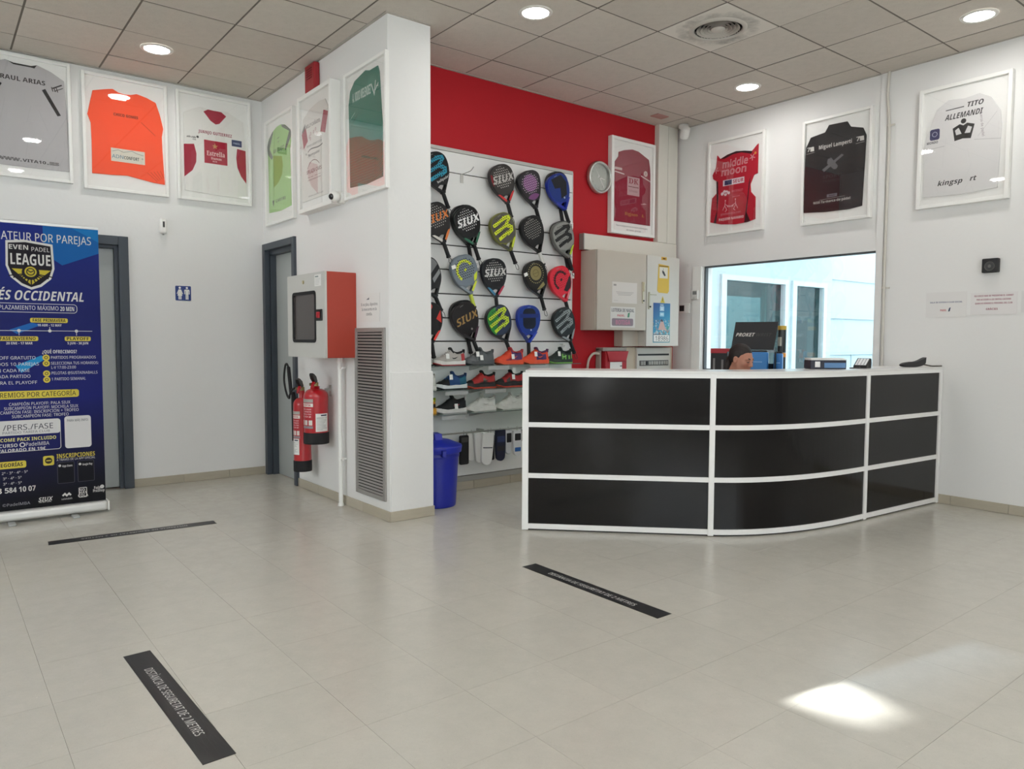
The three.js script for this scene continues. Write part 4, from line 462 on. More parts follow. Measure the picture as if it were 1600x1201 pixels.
function extinguisher(label, pos, R, H, o = {}) {
  const t = thing('fire_extinguisher', label, 'fire extinguisher', pos, W, 'fire extinguishers on the pier wall'); const rd = phys('#b5121f', { roughness: 0.28, clearcoat: 0.5 });
  const rs = Math.min(0.06, R * 0.9), n = o.neck || 0.03, body = [[0, 0.005], [R - 0.002, 0.005], [R, 0.012], [R, H - rs]]; for (let k = 1; k <= 8; k++) { const a = k / 8 * Math.PI / 2; body.push([n + (R - n) * Math.cos(a), H - rs + rs * Math.sin(a)]); } body.push([n, H + (o.neckH || 0.015)], [0, H + (o.neckH || 0.015)]);
  part('cylinder', lathe(body, 44), rd, t); part('base', lathe([[0, 0], [R + 0.003, 0], [R + 0.004, 0.01], [R + 0.004, 0.085], [R, 0.09], [R - 0.004, 0.09]], 44), M.rubber, t);
  const label2 = (a0, a1, y0, y1, tex) => { const g = new THREE.CylinderGeometry(R + 0.0012, R + 0.0012, y1 - y0, 20, 1, true, a0, a1 - a0); g.translate(0, (y0 + y1) / 2, 0); return [g, std('#ffffff', { map: tex, roughness: 0.4, side: THREE.DoubleSide })]; };
  const white = canvasTex(160, 160, (c, w, h) => { bg(c, w, h, '#e7e6e2'); c.fillStyle = '#3a3f52'; c.fillRect(60, 10, 80, 12); for (let k = 0; k < 9; k++) L(c, [[10, 40 + k * 13], [60 + rnd() * 90, 40 + k * 13]], '#8a8a88', 3); L(c, [[10, 36], [150, 36]], '#777', 2); });
  const info = canvasTex(200, 300, (c, w, h) => { bg(c, w, h, '#ad1a27'); c.fillStyle = '#a8a39b'; c.fillRect(10, 8, w - 20, 34); c.fillStyle = '#e0ddd6'; c.fillRect(10, 50, w - 20, 34); T(c, 'EXTINTOR', w / 2, 68, 26, { color: '#b5121f' }); for (let k = 0; k < 4; k++) T(c, ['1 - QUITE EL PASADOR', '2 - APRIETE', '3 - APUNTE AL FUEGO', 'CO2'][k], w / 2, 108 + k * 24, 17, { color: '#e3c6c4', fit: w * 0.7 }); c.fillStyle = '#d9d4cd'; for (let k = 0; k < 3; k++) c.fillRect(16 + k * 60, 214, 44, 48); c.fillStyle = '#8c868a'; c.fillRect(14, 270, w - 28, 24); });
  part('info_label', ...label2(o.a0, o.a0 + 1.5, o.iy0, o.iy1, info), t); part('service_label', ...label2(o.b0, o.b0 + 1.15, o.sy0, o.sy1, white), t);
  const yt = H + (o.neckH || 0.015); part('valve', [cyl(0.02, 0.022, 0.035, 0, yt + 0.012, 0, 20), cylZ(0.012, 0.012, 0.04, 0, yt + 0.015, 0.03, 14)], std('#8a7a4e', { roughness: 0.35, metalness: 0.7 }), t);
  const hand = extrude(shapeOf([[-0.02, 0.0], [0.02, 0.012], [0.085, 0.045], [0.11, 0.075], [0.1, 0.085], [0.06, 0.078], [0.0, 0.055], [-0.03, 0.02]]), 0.02, 0.003); hand.rotateY(-Math.PI / 2 + 0.9); hand.translate(0.008, yt + 0.018, 0); part('lever', hand, M.black, t);
  const carry = extrude(shapeOf([[0.0, 0.0], [0.04, 0.006], [0.09, -0.03], [0.1, -0.02], [0.05, 0.022], [0.0, 0.02]]), 0.016, 0.002); carry.rotateY(-Math.PI / 2 + 0.9); carry.translate(0.006, yt + 0.014, 0); part('carry_handle', carry, rd, t);
  part('wall_bracket', [box(0.03, 0.09, 0.006, 0, H - 0.02, -pos[3] + 0.004), box(0.02, 0.02, Math.max(0.01, pos[3] - R + 0.02), 0, H - 0.01, -pos[3] + (pos[3] - R + 0.02) / 2)], M.steel, t);
  return t;
}
{
  const d1 = 0.12, d2 = 0.125;
  const e = extinguisher('taller slim red extinguisher with a long black horn, left of the pair', [XC - d1, 0.2, -5.835, d1], 0.07, 0.60, { neck: 0.022, neckH: 0.06, a0: -0.5, iy0: 0.27, iy1: 0.5, b0: -0.35, sy0: 0.14, sy1: 0.27 });
  part('hose', tube([[0.0, 0.685, 0.03], [-0.06, 0.67, 0.05], [-0.13, 0.62, 0.05], [-0.2, 0.585, 0.03], [-0.28, 0.62, 0.02], [-0.33, 0.73, 0.02], [-0.3, 0.85, 0.02], [-0.24, 0.87, 0.03], [-0.2, 0.84, 0.03]], 0.0085, 60, 10), M.rubber, e);
  part('horn', [tube([[-0.205, 0.845, 0.03], [-0.15, 0.62, 0.03]], 0.015, 4, 14), (() => { const g = cyl(0.016, 0.036, 0.4, 0, 0, 0, 20); g.rotateZ(0.16); g.translate(-0.105, 0.44, 0.02); return g; })()], M.rubber, e);
  extinguisher('shorter thicker red extinguisher, nearer the riser pipe', [XC - d2, 0.46, -5.545, d2], 0.094, 0.43, { neck: 0.03, neckH: 0.02, a0: -0.5, iy0: 0.12, iy1: 0.36, b0: 1.12, sy0: 0.10, sy1: 0.24 });
}
// ---------------------------------------------------------------- distance strips on the floor
function strip(label, a, b, up) {
  const dx = b[0] - a[0], dz = b[1] - a[1], len = Math.hypot(dx, dz);
  const tex = canvasTex(1024, 102, (c, w, h) => { bg(c, w, h, '#1a1a1c'); T(c, 'DISTÀNCIA DE SEGURETAT DE 2 METRES', w / 2, h * 0.52, h * 0.42, { w: 'normal', fit: w * 0.64, color: '#d6d5d1' }); for (let k = 0; k < 60; k++) { c.globalAlpha = 0.12; L(c, [[rnd() * w, rnd() * h], [rnd() * w, rnd() * h]], '#888', 1); } c.globalAlpha = 1; });
  const g = new THREE.BoxGeometry(len, 0.1, 0.001); planarUV(g, len, 0.1); g.rotateX(-Math.PI / 2);
  const m = single('floor_strip', g, std('#ffffff', { map: tex, roughness: 0.4 }), label, 'floor sticker', 'black distance strips on the floor', [(a[0] + b[0]) / 2, 0.0008, (a[1] + b[1]) / 2]); m.rotation.y = Math.atan2(-dz, dx); return m;
}
strip('black lettered strip on the floor in front of the banner', [1.545, -5.322], [0.556, -5.388]);
strip('black lettered strip on the floor in front of the reception counter', [2.652, -3.216], [2.653, -2.226]);
strip('black lettered strip on the floor nearest the camera, lower left', [0.63, -3.265], [0.66, -2.275]);
// ---------------------------------------------------------------- slat wall on the red wall
const slat = thing('slat_wall', 'white slotted display panel covering the left part of the red wall', 'display panel', [0, 0, ZR]);
{
  const bm = ['#ededea', '#eaeae7', '#efefec'].map((c) => std(c, { roughness: 0.4 })); const x0 = XD + 0.003, x1 = 4.795, cuts = [2.815, 2.649, 2.252, 2.055, 1.855, 1.655, 1.457, 1.264, 1.069, 0.874, 0.68, 0.487, 0.119];
  part('core', span(x0, x1 - 0.004, 0.12, 2.83, 0.001, 0.006), std('#2f2e2d', { roughness: 0.8 }), slat);
  for (let k = 0; k < cuts.length - 1; k++) part('board', rbox(x1 - x0 - 0.004, cuts[k] - cuts[k + 1] - (k ? 0.010 : 0.005), 0.014, 0.002, (x0 + x1) / 2 - 0.002, (cuts[k] + cuts[k + 1]) / 2, 0.013), bm[k % 3], slat);
  part('top_trim', rbox(x1 - x0, 0.03, 0.024, 0.003, (x0 + x1) / 2, 2.83, 0.012), std('#c3c2bc', { roughness: 0.4 }), slat);
  part('base_trim', rbox(x1 - x0, 0.046, 0.022, 0.003, (x0 + x1) / 2, 0.096, 0.011), std('#a5a39d', { roughness: 0.5 }), slat);
  part('edge_trim', rbox(0.006, 2.72, 0.022, 0.002, x1, 1.47, 0.012), M.whitePaint, slat);
  part('hanging_rail', [tube([[x0, 0.505, 0.115], [x1, 0.505, 0.115]], 0.006, 2, 8)], M.steel, slat);
  for (const x of [3.05, 3.7, 4.4]) part('rail_bracket', [box(0.012, 0.03, 0.1, x, 0.505, 0.068)], M.steel, slat);
  part('hook', [rbox(0.03, 0.075, 0.003, 0.001, 3.543, 2.612, 0.024), tube([[3.543, 2.645, 0.024], [3.548, 2.65, 0.09], [3.56, 2.66, 0.13], [3.575, 2.69, 0.15]], 0.003, 16, 6)], M.steel, slat);
  const tagTex = canvasTex(64, 48, (c, w, h) => { bg(c, w, h, '#ecebe7'); c.fillStyle = '#aaa'; c.fillRect(10, 14, 36, 5); c.fillRect(10, 26, 26, 5); }); const tm = std('#ffffff', { map: tagTex, roughness: 0.6 });
  for (const [x, y] of [[4.728, 2.335], [4.747, 1.874], [4.712, 1.465], [4.021, 2.311], [3.658, 1.905], [3.281, 1.454], [3.631, 1.509], [4.65, 1.22]]) { const g = planarUV(box(0.036, 0.05, 0.001), 0.036, 0.05); const m = part('price_tag', g, tm, slat); m.position.set(x, y, 0.082); part('tag_arm', tube([[x, y + 0.02, 0.02], [x, y + 0.022, 0.081]], 0.0018, 2, 5), M.steel, slat); }
}
// ---------------------------------------------------------------- padel rackets
const outline = (k) => { // right half, top to throat; k: 0 round, 1 drop, 2 diamond
  const a = [[[0.07, 0.215], [0.117, 0.172], [0.13, 0.108], [0.121, 0.045], [0.097, -0.005], [0.058, -0.05]], [[0.068, 0.216], [0.116, 0.178], [0.13, 0.12], [0.119, 0.052], [0.09, -0.005], [0.052, -0.052]], [[0.076, 0.215], [0.121, 0.182], [0.13, 0.138], [0.116, 0.07], [0.083, 0.0], [0.046, -0.054]]][k];
  return [[0, 0.2275], ...a];
};
function headShape(k, inset = 0) {
  const o = outline(k).map(([x, y], i) => { const d = Math.hypot(x, y - 0.1) || 1; return [x - inset * x / d, y - inset * (y - 0.1) / d]; });
  return o;
}
const racketGeos = [0, 1, 2].map((k) => {
  const o = headShape(k), s = new THREE.Shape(); s.moveTo(0, 0.2275); s.splineThru(o.slice(1).map((p) => new THREE.Vector2(...p))); s.lineTo(0.021, -0.092); s.lineTo(0.016, -0.105); s.lineTo(-0.016, -0.105); s.lineTo(-0.021, -0.092); const l = o.slice(1).reverse().map(([x, y]) => new THREE.Vector2(-x, y)); s.lineTo(l[0].x, l[0].y); s.splineThru([...l.slice(1), new THREE.Vector2(0, 0.2275)]);
  const h = new THREE.Path(); h.moveTo(0, -0.083); h.lineTo(0.037, -0.046); h.quadraticCurveTo(0.02, -0.034, 0, -0.034); h.quadraticCurveTo(-0.02, -0.034, -0.037, -0.046); h.lineTo(0, -0.083); s.holes.push(h);
  const frame = new THREE.ExtrudeGeometry(s, { depth: 0.028, bevelEnabled: true, bevelThickness: 0.005, bevelSize: 0.004, bevelOffset: -0.004, bevelSegments: 3, curveSegments: 8 }); frame.translate(0, 0, -0.014);
  const q = headShape(k, 0.011), f = new THREE.Shape(); f.moveTo(q[0][0], q[0][1]); f.splineThru(q.slice(1, -1).map((p) => new THREE.Vector2(...p))); f.quadraticCurveTo(0.03, -0.028, 0, -0.027); const ql = q.slice(1, -1).reverse().map(([x, y]) => new THREE.Vector2(-x, y)); f.quadraticCurveTo(-0.03, -0.028, ql[0].x, ql[0].y); f.splineThru([...ql.slice(1), new THREE.Vector2(q[0][0], q[0][1])]);
  const face = new THREE.ExtrudeGeometry(f, { depth: 0.0012, bevelEnabled: true, bevelThickness: 0.0006, bevelSize: 0.0015, bevelSegments: 1, curveSegments: 8 }); face.translate(0, 0, 0.0185); planarUV(face, 0.26, 0.2625, 0, 0.09625);
  return { frame, face };
});
const gripGeo = (() => { const pts = []; for (let i = 0; i <= 26; i++) { const y = -0.2155 + i * 0.118 / 26; pts.push([0.0162 + 0.0009 * (i % 2) - (i > 23 ? 0.001 * (i - 23) : 0), y]); } const g = lathe([[0, -0.2155], ...pts, [0, -0.0975]], 10); g.scale(1, 1, 1.05); return g; })();
const capGeo = lathe([[0, -0.2275], [0.016, -0.2275], [0.0195, -0.223], [0.0195, -0.214], [0.0165, -0.2085], [0, -0.2085]], 14), tapeGeo = lathe([[0.0165, -0.106], [0.0172, -0.106], [0.0172, -0.097], [0.0165, -0.097]], 14);
const accentGeo = (() => { const s = shapeOf([[0.023, -0.088], [0.06, -0.050], [0.092, -0.012], [0.07, -0.016], [0.04, -0.042], [0.012, -0.074]]), s2 = shapeOf([[-0.023, -0.088], [-0.012, -0.074], [-0.04, -0.042], [-0.07, -0.016], [-0.092, -0.012], [-0.06, -0.050]]); const g = [extrude(s, 0.0012, 0.0006), extrude(s2, 0.0012, 0.0006)]; g.forEach((q) => q.translate(0, 0, 0.0185)); return g; })();
const strapGeo = tube([[0.004, -0.226, 0], [0.016, -0.25, 0.004], [0.006, -0.285, 0.006], [-0.012, -0.27, 0.004], [-0.004, -0.226, 0]], 0.0022, 24, 6);
const RX = (x) => (x + 0.13) / 0.26, RY = (y) => 1 - (y + 0.035) / 0.2625;   // racket metres to print
const logos = {
  siux: (c, n, o) => T(c, 'SIUX', n * 0.5, n * (o.ly ?? 0.46), n * 0.33, { fit: n * 0.9, color: o.ink, italic: 1 }),
  bee: (c, n, o) => { c.save(); c.translate(n * 0.5, n * 0.46); c.scale(1.22, 1.2); c.translate(-n * 0.48, -n * 0.47); for (const [y, l, r] of [[0.24, 0.16, 0.62], [0.43, 0.12, 0.6], [0.62, 0.2, 0.58]]) P(c, [[n * l, n * (y + 0.06)], [n * r, n * (y - 0.02)], [n * r, n * (y + 0.075)], [n * (l + 0.02), n * (y + 0.15)]], o.ink); P(c, [[n * 0.56, n * 0.2], [n * 0.8, n * 0.24], [n * 0.82, n * 0.34], [n * 0.68, n * 0.44], [n * 0.8, n * 0.54], [n * 0.76, n * 0.68], [n * 0.54, n * 0.74], [n * 0.56, n * 0.64], [n * 0.68, n * 0.58], [n * 0.56, n * 0.5], [n * 0.56, n * 0.4], [n * 0.7, n * 0.33], [n * 0.56, n * 0.3]], o.ink); c.restore(); },
  arc: (c, n, o) => { c.beginPath(); c.arc(n * 0.5, n * 0.5, n * 0.3, 2.3, 5.9); c.strokeStyle = o.ink; c.lineWidth = n * 0.085; c.stroke(); c.beginPath(); c.arc(n * 0.52, n * 0.48, n * 0.05, 0, 7); c.fillStyle = o.ink; c.fill(); },
  none: () => {},
};
function racketPrint(o) {
  const n = 220;
  return canvasTex(n, n, (c, w, h) => {
    bg(c, w, h, o.base); if (o.paint) o.paint(c, n);
    T(c, o.top || 'padel', n * 0.5, n * 0.075, n * 0.05, { color: o.small || '#8a8a88' });
    const dots = (col) => { for (let r = 0; r < 9; r++) for (let q = -5; q <= 5; q++) { const x = n * (0.5 + (q + (r % 2) * 0.5) * 0.078), y = n * (0.15 + r * 0.072), dx = (x / n - 0.5) / 0.38, dy = (y / n - 0.44) / 0.36; if (dx * dx + dy * dy < 1) C(c, x, y, n * 0.0195, col); } };
    if (o.under) dots(o.dots); logos[o.logo || 'none'](c, n, o); if (!o.under && o.dots) dots(o.dots); if (o.over) o.over(c, n);
  });
}
const gripBlack = std('#18181a', { roughness: 0.7 });
const protoRacket = (() => {
  const t = new THREE.Group(); const f = racketGeos[0]; part('frame', f.frame, M.blackGloss, t); part('face', f.face, M.black, t); part('grip', gripGeo, gripBlack, t); part('grip_tape', tapeGeo, M.black, t); part('end_cap', capGeo, M.black, t); part('wrist_strap', strapGeo, M.black, t); return t;
})();
function racket(label, x, y, rot, o, z = -5.12) {
  const t = protoRacket.clone(); t.name = numbered('padel_racket'); t.position.set(x, y, z); t.rotation.z = rot * Math.PI / 180; t.userData = { label, category: 'padel racket', group: 'padel rackets on the slotted panel' }; scene.add(t);
  const k = o.k || 0, by = (n) => t.children.find((m) => m.name === n);
  by('frame').geometry = racketGeos[k].frame; by('frame').material = phys(o.frame || '#121214', { roughness: 0.3, specularIntensity: 0.7 });
  by('face').geometry = racketGeos[k].face; by('face').material = phys('#ffffff', { map: racketPrint(o), roughness: o.rough || 0.4, specularIntensity: 0.55 });
  if (o.grip) by('grip').material = std(o.grip, { roughness: 0.7 });
  if (o.accent) { const a = o.accent.split(' '); part('throat_accent', accentGeo[0].clone(), std(a[0], { roughness: 0.35 }), t); part('throat_accent', accentGeo[1].clone(), std(a[1] || a[0], { roughness: 0.35 }), t); }
  if (o.tag) { const g = box(0.04, 0.03, 0.001, o.tag[0], o.tag[1], 0.023); part('price_tag', g, M.paper, t); }
  return t;
}
racket('black padel racket with a big teal stripe logo, top left half behind the pier', 3.269, 2.544, 23.5, { k: 1, base: '#17171a', logo: 'bee', ink: '#2b8ba6', dots: '#101114', over: (c, n) => T(c, 'bullpadel', n * 0.62, n * 0.86, n * 0.1, { color: '#c9c8c4', fit: n * 0.5, rot: -0.15 }) });
racket('grey padel racket with pale block lettering and a red throat, top row', 3.931, 2.542, 19.5, { k: 1, base: '#3a3735', under: 1, dots: '#b9b6b1', logo: 'siux', ink: '#b8b5b0', frame: '#2a2526', accent: '#c9272a #c9272a', paint: (c, n) => { P(c, [[0, n * 0.2], [n * 0.12, n * 0.3], [n * 0.1, n * 0.6], [0, n * 0.7]], '#7c2124'); } });
racket('dark padel racket with a purple dotted centre, top row', 4.242, 2.535, 21.9, { k: 2, base: '#2c2a2e', paint: (c, n) => { c.beginPath(); c.ellipse(n * 0.5, n * 0.42, n * 0.3, n * 0.27, 0, 0, 7); c.fillStyle = '#7b4d7c'; c.fill(); c.beginPath(); c.ellipse(n * 0.5, n * 0.93, n * 0.27, n * 0.16, 0, 0, 7); c.fillStyle = '#7a4a7a'; c.fill(); }, dots: '#c0a6bd', frame: '#222226' });
racket('blue padel racket with a black fabric-like centre, top right corner of the panel', 4.58, 2.555, 25.0, { k: 1, base: '#16337e', frame: '#1a2f96', small: '#7f8fc0', paint: (c, n) => { P(c, [[n * 0.25, n * 0.12], [n * 0.75, n * 0.1], [n * 0.9, n * 0.4], [n * 0.75, n * 0.8], [n * 0.45, n * 0.85], [n * 0.55, n * 0.5], [n * 0.3, n * 0.45]], '#12141d'); C(c, n * 0.6, n * 0.86, 8, '#b9bfd0'); }, accent: '#1c2fa0' });
racket('black padel racket with orange lettering and an orange throat, half behind the pier', 3.274, 2.15, 23.3, { base: '#262424', under: 1, dots: '#a9a6a2', logo: 'siux', ink: '#d97b3a', accent: '#de7a34 #d8d3ca' });
racket('black padel racket with white lettering and a green throat', 3.576, 2.153, 22.9, { k: 1, base: '#121315', under: 1, dots: '#c9c9c7', logo: 'siux', ink: '#e8e8e6', accent: '#1f6a4c #1f6a4c', frame: '#141b18', rough: 0.25 });
racket('grey padel racket with yellow stripe logo and yellow rim', 3.952, 2.141, 26.7, { base: '#55524b', logo: 'bee', ink: '#d3e02f', dots: '#26251f', frame: '#6b6d2c', accent: '#c8d43a #3a3a38' });
racket('black padel racket with a white handle', 4.278, 2.15, 25.7, { k: 1, base: '#1b1b1c', dots: '#a3a09c', grip: '#dedcd6', paint: (c, n) => T(c, 'Star Vie', n * 0.45, n * 0.17, n * 0.1, { color: '#77746f', rot: -0.2 }) });
racket('light grey padel racket with black stripe logo and lime throat, second row', 4.634, 2.131, 22.6, { base: '#8f8f8a', logo: 'bee', ink: '#1d1d1d', dots: '#3a3a38', frame: '#6e6f6a', accent: '#b8d32f #6e6f6a' });
racket('black and silver padel racket mostly hidden by the pier, third row', 3.19, 1.712, 26, { base: '#1d1e20', paint: (c, n) => { P(c, [[n * 0.5, n * 0.2], [n, n * 0.1], [n, n * 0.35], [n * 0.6, n * 0.55]], '#77797a'); P(c, [[n * 0.6, n * 0.7], [n, n * 0.5], [n, n * 0.62], [n * 0.6, n * 0.84]], '#8e9091'); } });
racket('grey blue padel racket with a yellow horseshoe logo and yellow handle', 3.542, 1.754, 19.6, { base: '#76818b', logo: 'arc', ink: '#d7e23a', dots: '#1d2226', frame: '#6e7880', grip: '#c9d64c', accent: '#d7e23a #8a949c', tag: [-0.1, 0.155], over: (c, n) => P(c, [[n * 0.78, n * 0.72], [n, n * 0.6], [n, n], [n * 0.72, n * 0.95]], '#cfdc35') });
racket('black padel racket with white lettering and a blue and red throat', 3.828, 1.742, 7.5, { k: 1, base: '#1c1d20', under: 1, dots: '#c5c4c0', logo: 'siux', ink: '#cfcecb', accent: '#b8334e #3a7fa3', frame: '#1a1f26' });
racket('black padel racket with a gold round centre, a black strap above it', 4.309, 1.758, 20.5, { base: '#211f1c', paint: (c, n) => { c.beginPath(); c.ellipse(n * 0.5, n * 0.42, n * 0.25, n * 0.24, 0, 0, 7); c.fillStyle = '#8d8053'; c.fill(); P(c, [[n * 0.3, n * 0.98], [n * 0.72, n * 0.78], [n * 0.8, n]], '#8d8053'); for (let a = 0; a < 26; a++) C(c, n * 0.5 + n * 0.33 * Math.cos(a * 0.2417), n * 0.43 + n * 0.32 * Math.sin(a * 0.2417), 4, '#b5a774'); C(c, n * 0.5, n * 0.42, n * 0.12, null, '#6d623c', 4); L(c, [[n * 0.36, n * 0.42], [n * 0.64, n * 0.42]], '#6d623c', 4); }, tag: [-0.115, 0.14] });
racket('bright red padel racket with a black horseshoe logo', 4.604, 1.729, 21.7, { base: '#e02c3f', logo: 'arc', ink: '#1a1416', frame: '#dd2639', accent: '#e8808a #dd2639', dots: '#a11c2c', over: (c, n) => P(c, [[n * 0.5, n * 0.86], [n * 0.95, n * 0.45], [n, n * 0.8], [n * 0.7, n]], '#2a1c20') });
racket('black padel racket with a red accent, lowest and mostly hidden by the pier', 3.179, 1.351, 10, { base: '#161415', paint: (c, n) => { P(c, [[n * 0.75, n * 0.55], [n * 0.95, n * 0.3], [n * 0.92, n * 0.7]], '#d63a30'); C(c, n * 0.6, n * 0.15, 18, '#c23a32'); }, accent: '#e23b30 #161415' });
racket('black padel racket with gold lettering, bottom row', 3.563, 1.365, 25.5, { k: 1, base: '#171314', logo: 'siux', ink: '#a5824a', ly: 0.5, frame: '#1d1518', accent: '#4a2238 #171314', rough: 0.3, over: (c, n) => C(c, n * 0.56, n * 0.88, 8, '#8e8c88') });
racket('green and navy padel racket with yellow stripes, bottom row', 3.909, 1.356, 25.9, { base: '#2e3a52', paint: (c, n) => P(c, [[0, 0], [n * 0.52, 0], [n * 0.5, n * 0.4], [n * 0.2, n * 0.85], [0, n]], '#2f8a3a'), logo: 'bee', ink: '#c5dc3c', dots: '#1c2430', frame: '#1a1d20' });
racket('blue padel racket hanging straight down, bottom row', 4.201, 1.358, 2.0, { k: 1, base: '#1a3a8e', frame: '#1b38a0', accent: '#2946b8 #16286e', small: '#8fa0d0', paint: (c, n) => { RR(c, n * 0.22, n * 0.12, n * 0.56, n * 0.68, 40, '#11172a'); c.fillStyle = '#1a2f78'; c.fillRect(n * 0.1, n * 0.3, n * 0.8, n * 0.13); C(c, n * 0.56, n * 0.84, 7, '#b9bfd0'); } });
racket('black padel racket with silver stripe logo, bottom right corner of the panel', 4.659, 1.357, 26.2, { base: '#2a3032', logo: 'bee', ink: '#8f9797', dots: '#121617', frame: '#17191a', accent: '#8d9494' });
{ // second rackets hanging behind four of those
  const at = (lab, bx, by, hx, hy) => { const a = Math.atan2(-(hx - bx), hy - by); racket(lab, bx - 0.2275 * Math.sin(a), by + 0.2275 * Math.cos(a), a * 180 / Math.PI, { base: '#151517' }, -5.165); };
  at('second racket behind the blue one with a black centre, only its dark handle showing', 4.639, 2.358, 4.57, 2.66);
  at('second racket behind the green-throated black one, only its dark handle showing', 3.614, 1.944, 3.55, 2.25);
  at('second racket behind the light grey and lime one, only its dark handle showing', 4.715, 1.925, 4.63, 2.23);
  at('second racket behind the gold-lettered black one, only its dark handle showing', 3.614, 1.162, 3.535, 1.465);
}
// ---------------------------------------------------------------- glass shelves and shoes
const shelfY = [1.069, 0.876, 0.682];
shelfY.forEach((y, k) => {
  const x1 = 4.70, t = thing('glass_shelf', ['glass shelf below the rackets, carrying five shoes in view', 'middle glass shelf with the blue and the red shoes', 'lowest glass shelf with the white shoes'][k], 'shelf', [0, y, ZR], 0, 'glass shelves on the slotted panel');
  part('glass_panel', rbox(x1 - XD - 0.02, 0.007, 0.24, 0.002, (x1 + XD) / 2, -0.0035, 0.143), M.shelfGlass, t);
  part('front_edge', box(x1 - XD - 0.02, 0.006, 0.0015, (x1 + XD) / 2, -0.0035, 0.264), std('#5c6664', { roughness: 0.3 }), t);
  for (const x of [3.0, 3.62, 4.3]) part('bracket', extrude(shapeOf([[0, -0.008], [0.2, -0.008], [0.2, -0.014], [0.02, -0.05], [0, -0.05]]), 0.004).rotateY(-Math.PI / 2).translate(x, 0, 0.022), M.steel, t);
  for (const x of k === 1 ? [3.33, 3.72] : k === 0 ? [2.98, 3.75, 4.2] : [3.3]) part('label_holder', rbox(0.22, 0.032, 0.002, 0.001, x, -0.025, 0.262), new THREE.MeshPhysicalMaterial({ color: srgb('#d5d8d6'), transmission: 0.5, roughness: 0.4, thickness: 0 }), t);
});
const lerpTab = (tab, t) => { for (let i = 1; i < tab.length; i++) if (t <= tab[i][0]) { const a = tab[i - 1], b = tab[i], u = (t - a[0]) / (b[0] - a[0]), s = u * u * (3 - 2 * u); return a[1] + (b[1] - a[1]) * s; } return tab[tab.length - 1][1]; };
const halfW = [[0, 0.012], [0.05, 0.031], [0.15, 0.043], [0.3, 0.048], [0.5, 0.038], [0.7, 0.033], [0.88, 0.033], [0.97, 0.022], [1, 0.008]];
const topH = [[0, 0.034], [0.05, 0.055], [0.15, 0.066], [0.3, 0.082], [0.44, 0.108], [0.54, 0.126], [0.62, 0.118], [0.74, 0.097], [0.86, 0.104], [0.94, 0.112], [1, 0.098]];
const SL = 0.29;
function shoeUpperGeo(low) {
  const nt = 46, nf = 22, pos = [], uv = [], idx = [];
  for (let i = 0; i <= nt; i++) { const t = i / nt, w = lerpTab(halfW, t), h = lerpTab(topH, t) - (low ? 0.004 : 0); for (let j = 0; j <= nf; j++) { const a = Math.PI * j / nf, cs = Math.cos(a), sn = Math.sin(a); const narrow = 1 - 0.38 * Math.pow(sn, 1.5) * (t > 0.3 ? 1 : t / 0.3); const y = 0.024 + (h - 0.024) * Math.pow(sn, 0.75); pos.push((t - 0.5) * SL, y, -w * Math.sign(cs) * Math.pow(Math.abs(cs), 0.7) * narrow * (1 + 0.04 * Math.sin(a * 2) ** 2)); uv.push(t, Math.pow(sn, 0.75)); } }
  for (let i = 0; i < nt; i++) for (let j = 0; j < nf; j++) { const a = i * (nf + 1) + j, b = a + nf + 1; idx.push(a, a + 1, b, b, a + 1, b + 1); }
  const g = new THREE.BufferGeometry(); g.setAttribute('position', new THREE.Float32BufferAttribute(pos, 3)); g.setAttribute('uv', new THREE.Float32BufferAttribute(uv, 2)); g.setIndex(idx); g.computeVertexNormals(); return g;
}
const upperGeo = shoeUpperGeo();
const soleShape = (sc) => { const a = [], n = 30; for (let i = 0; i <= n; i++) { const t = i / n; a.push([(t - 0.5) * SL * 1.03, (lerpTab(halfW, t) + 0.003) * sc]); } for (let i = n; i >= 0; i--) { const t = i / n; a.push([(t - 0.5) * SL * 1.03, -(lerpTab(halfW, t) + 0.003) * sc]); } return shapeOf(a); };
function soleGeo(h, y0, wave) { const g = extrude(soleShape(1), h - 0.004, 0.002, 6); g.rotateX(-Math.PI / 2); g.translate(0, y0 + 0.002, 0); const p = g.attributes.position; for (let i = 0; i < p.count; i++) { const t = p.getX(i) / SL + 0.5; let y = p.getY(i); if (y > y0 + h * 0.5 && wave) y += 0.008 * Math.max(0, (t - 0.6) * 2.2) + 0.003 * Math.sin(t * 14); y += 0.014 * Math.max(0, 0.16 - t) / 0.16; p.setY(i, y); } g.computeVertexNormals(); return g; }
const midGeo = soleGeo(0.026, 0.006, true), outGeo = soleGeo(0.0075, 0, false);
const tongueGeo = (() => { const g = extrude(rrect(-0.021, -0.03, 0.021, 0.026, 0.014), 0.007, 0.003); g.rotateY(Math.PI / 2); g.rotateZ(0.55); g.translate(0.012, 0.118, 0); return g; })();
const liningGeo = (() => { const g = new THREE.SphereGeometry(1, 24, 12); g.scale(0.048, 0.008, 0.019); g.rotateZ(0.06); g.translate(0.078, 0.1, 0); return g; })();
const collarGeo = (() => { const p = []; for (let k = 0; k < 16; k++) { const a = k / 16 * Math.PI * 2; p.push([0.076 + 0.052 * Math.cos(a), 0.1 + 0.013 * Math.cos(a) * Math.cos(a), 0.0215 * Math.sin(a)]); } return tube(p, 0.0055, 40, 8, true); })();
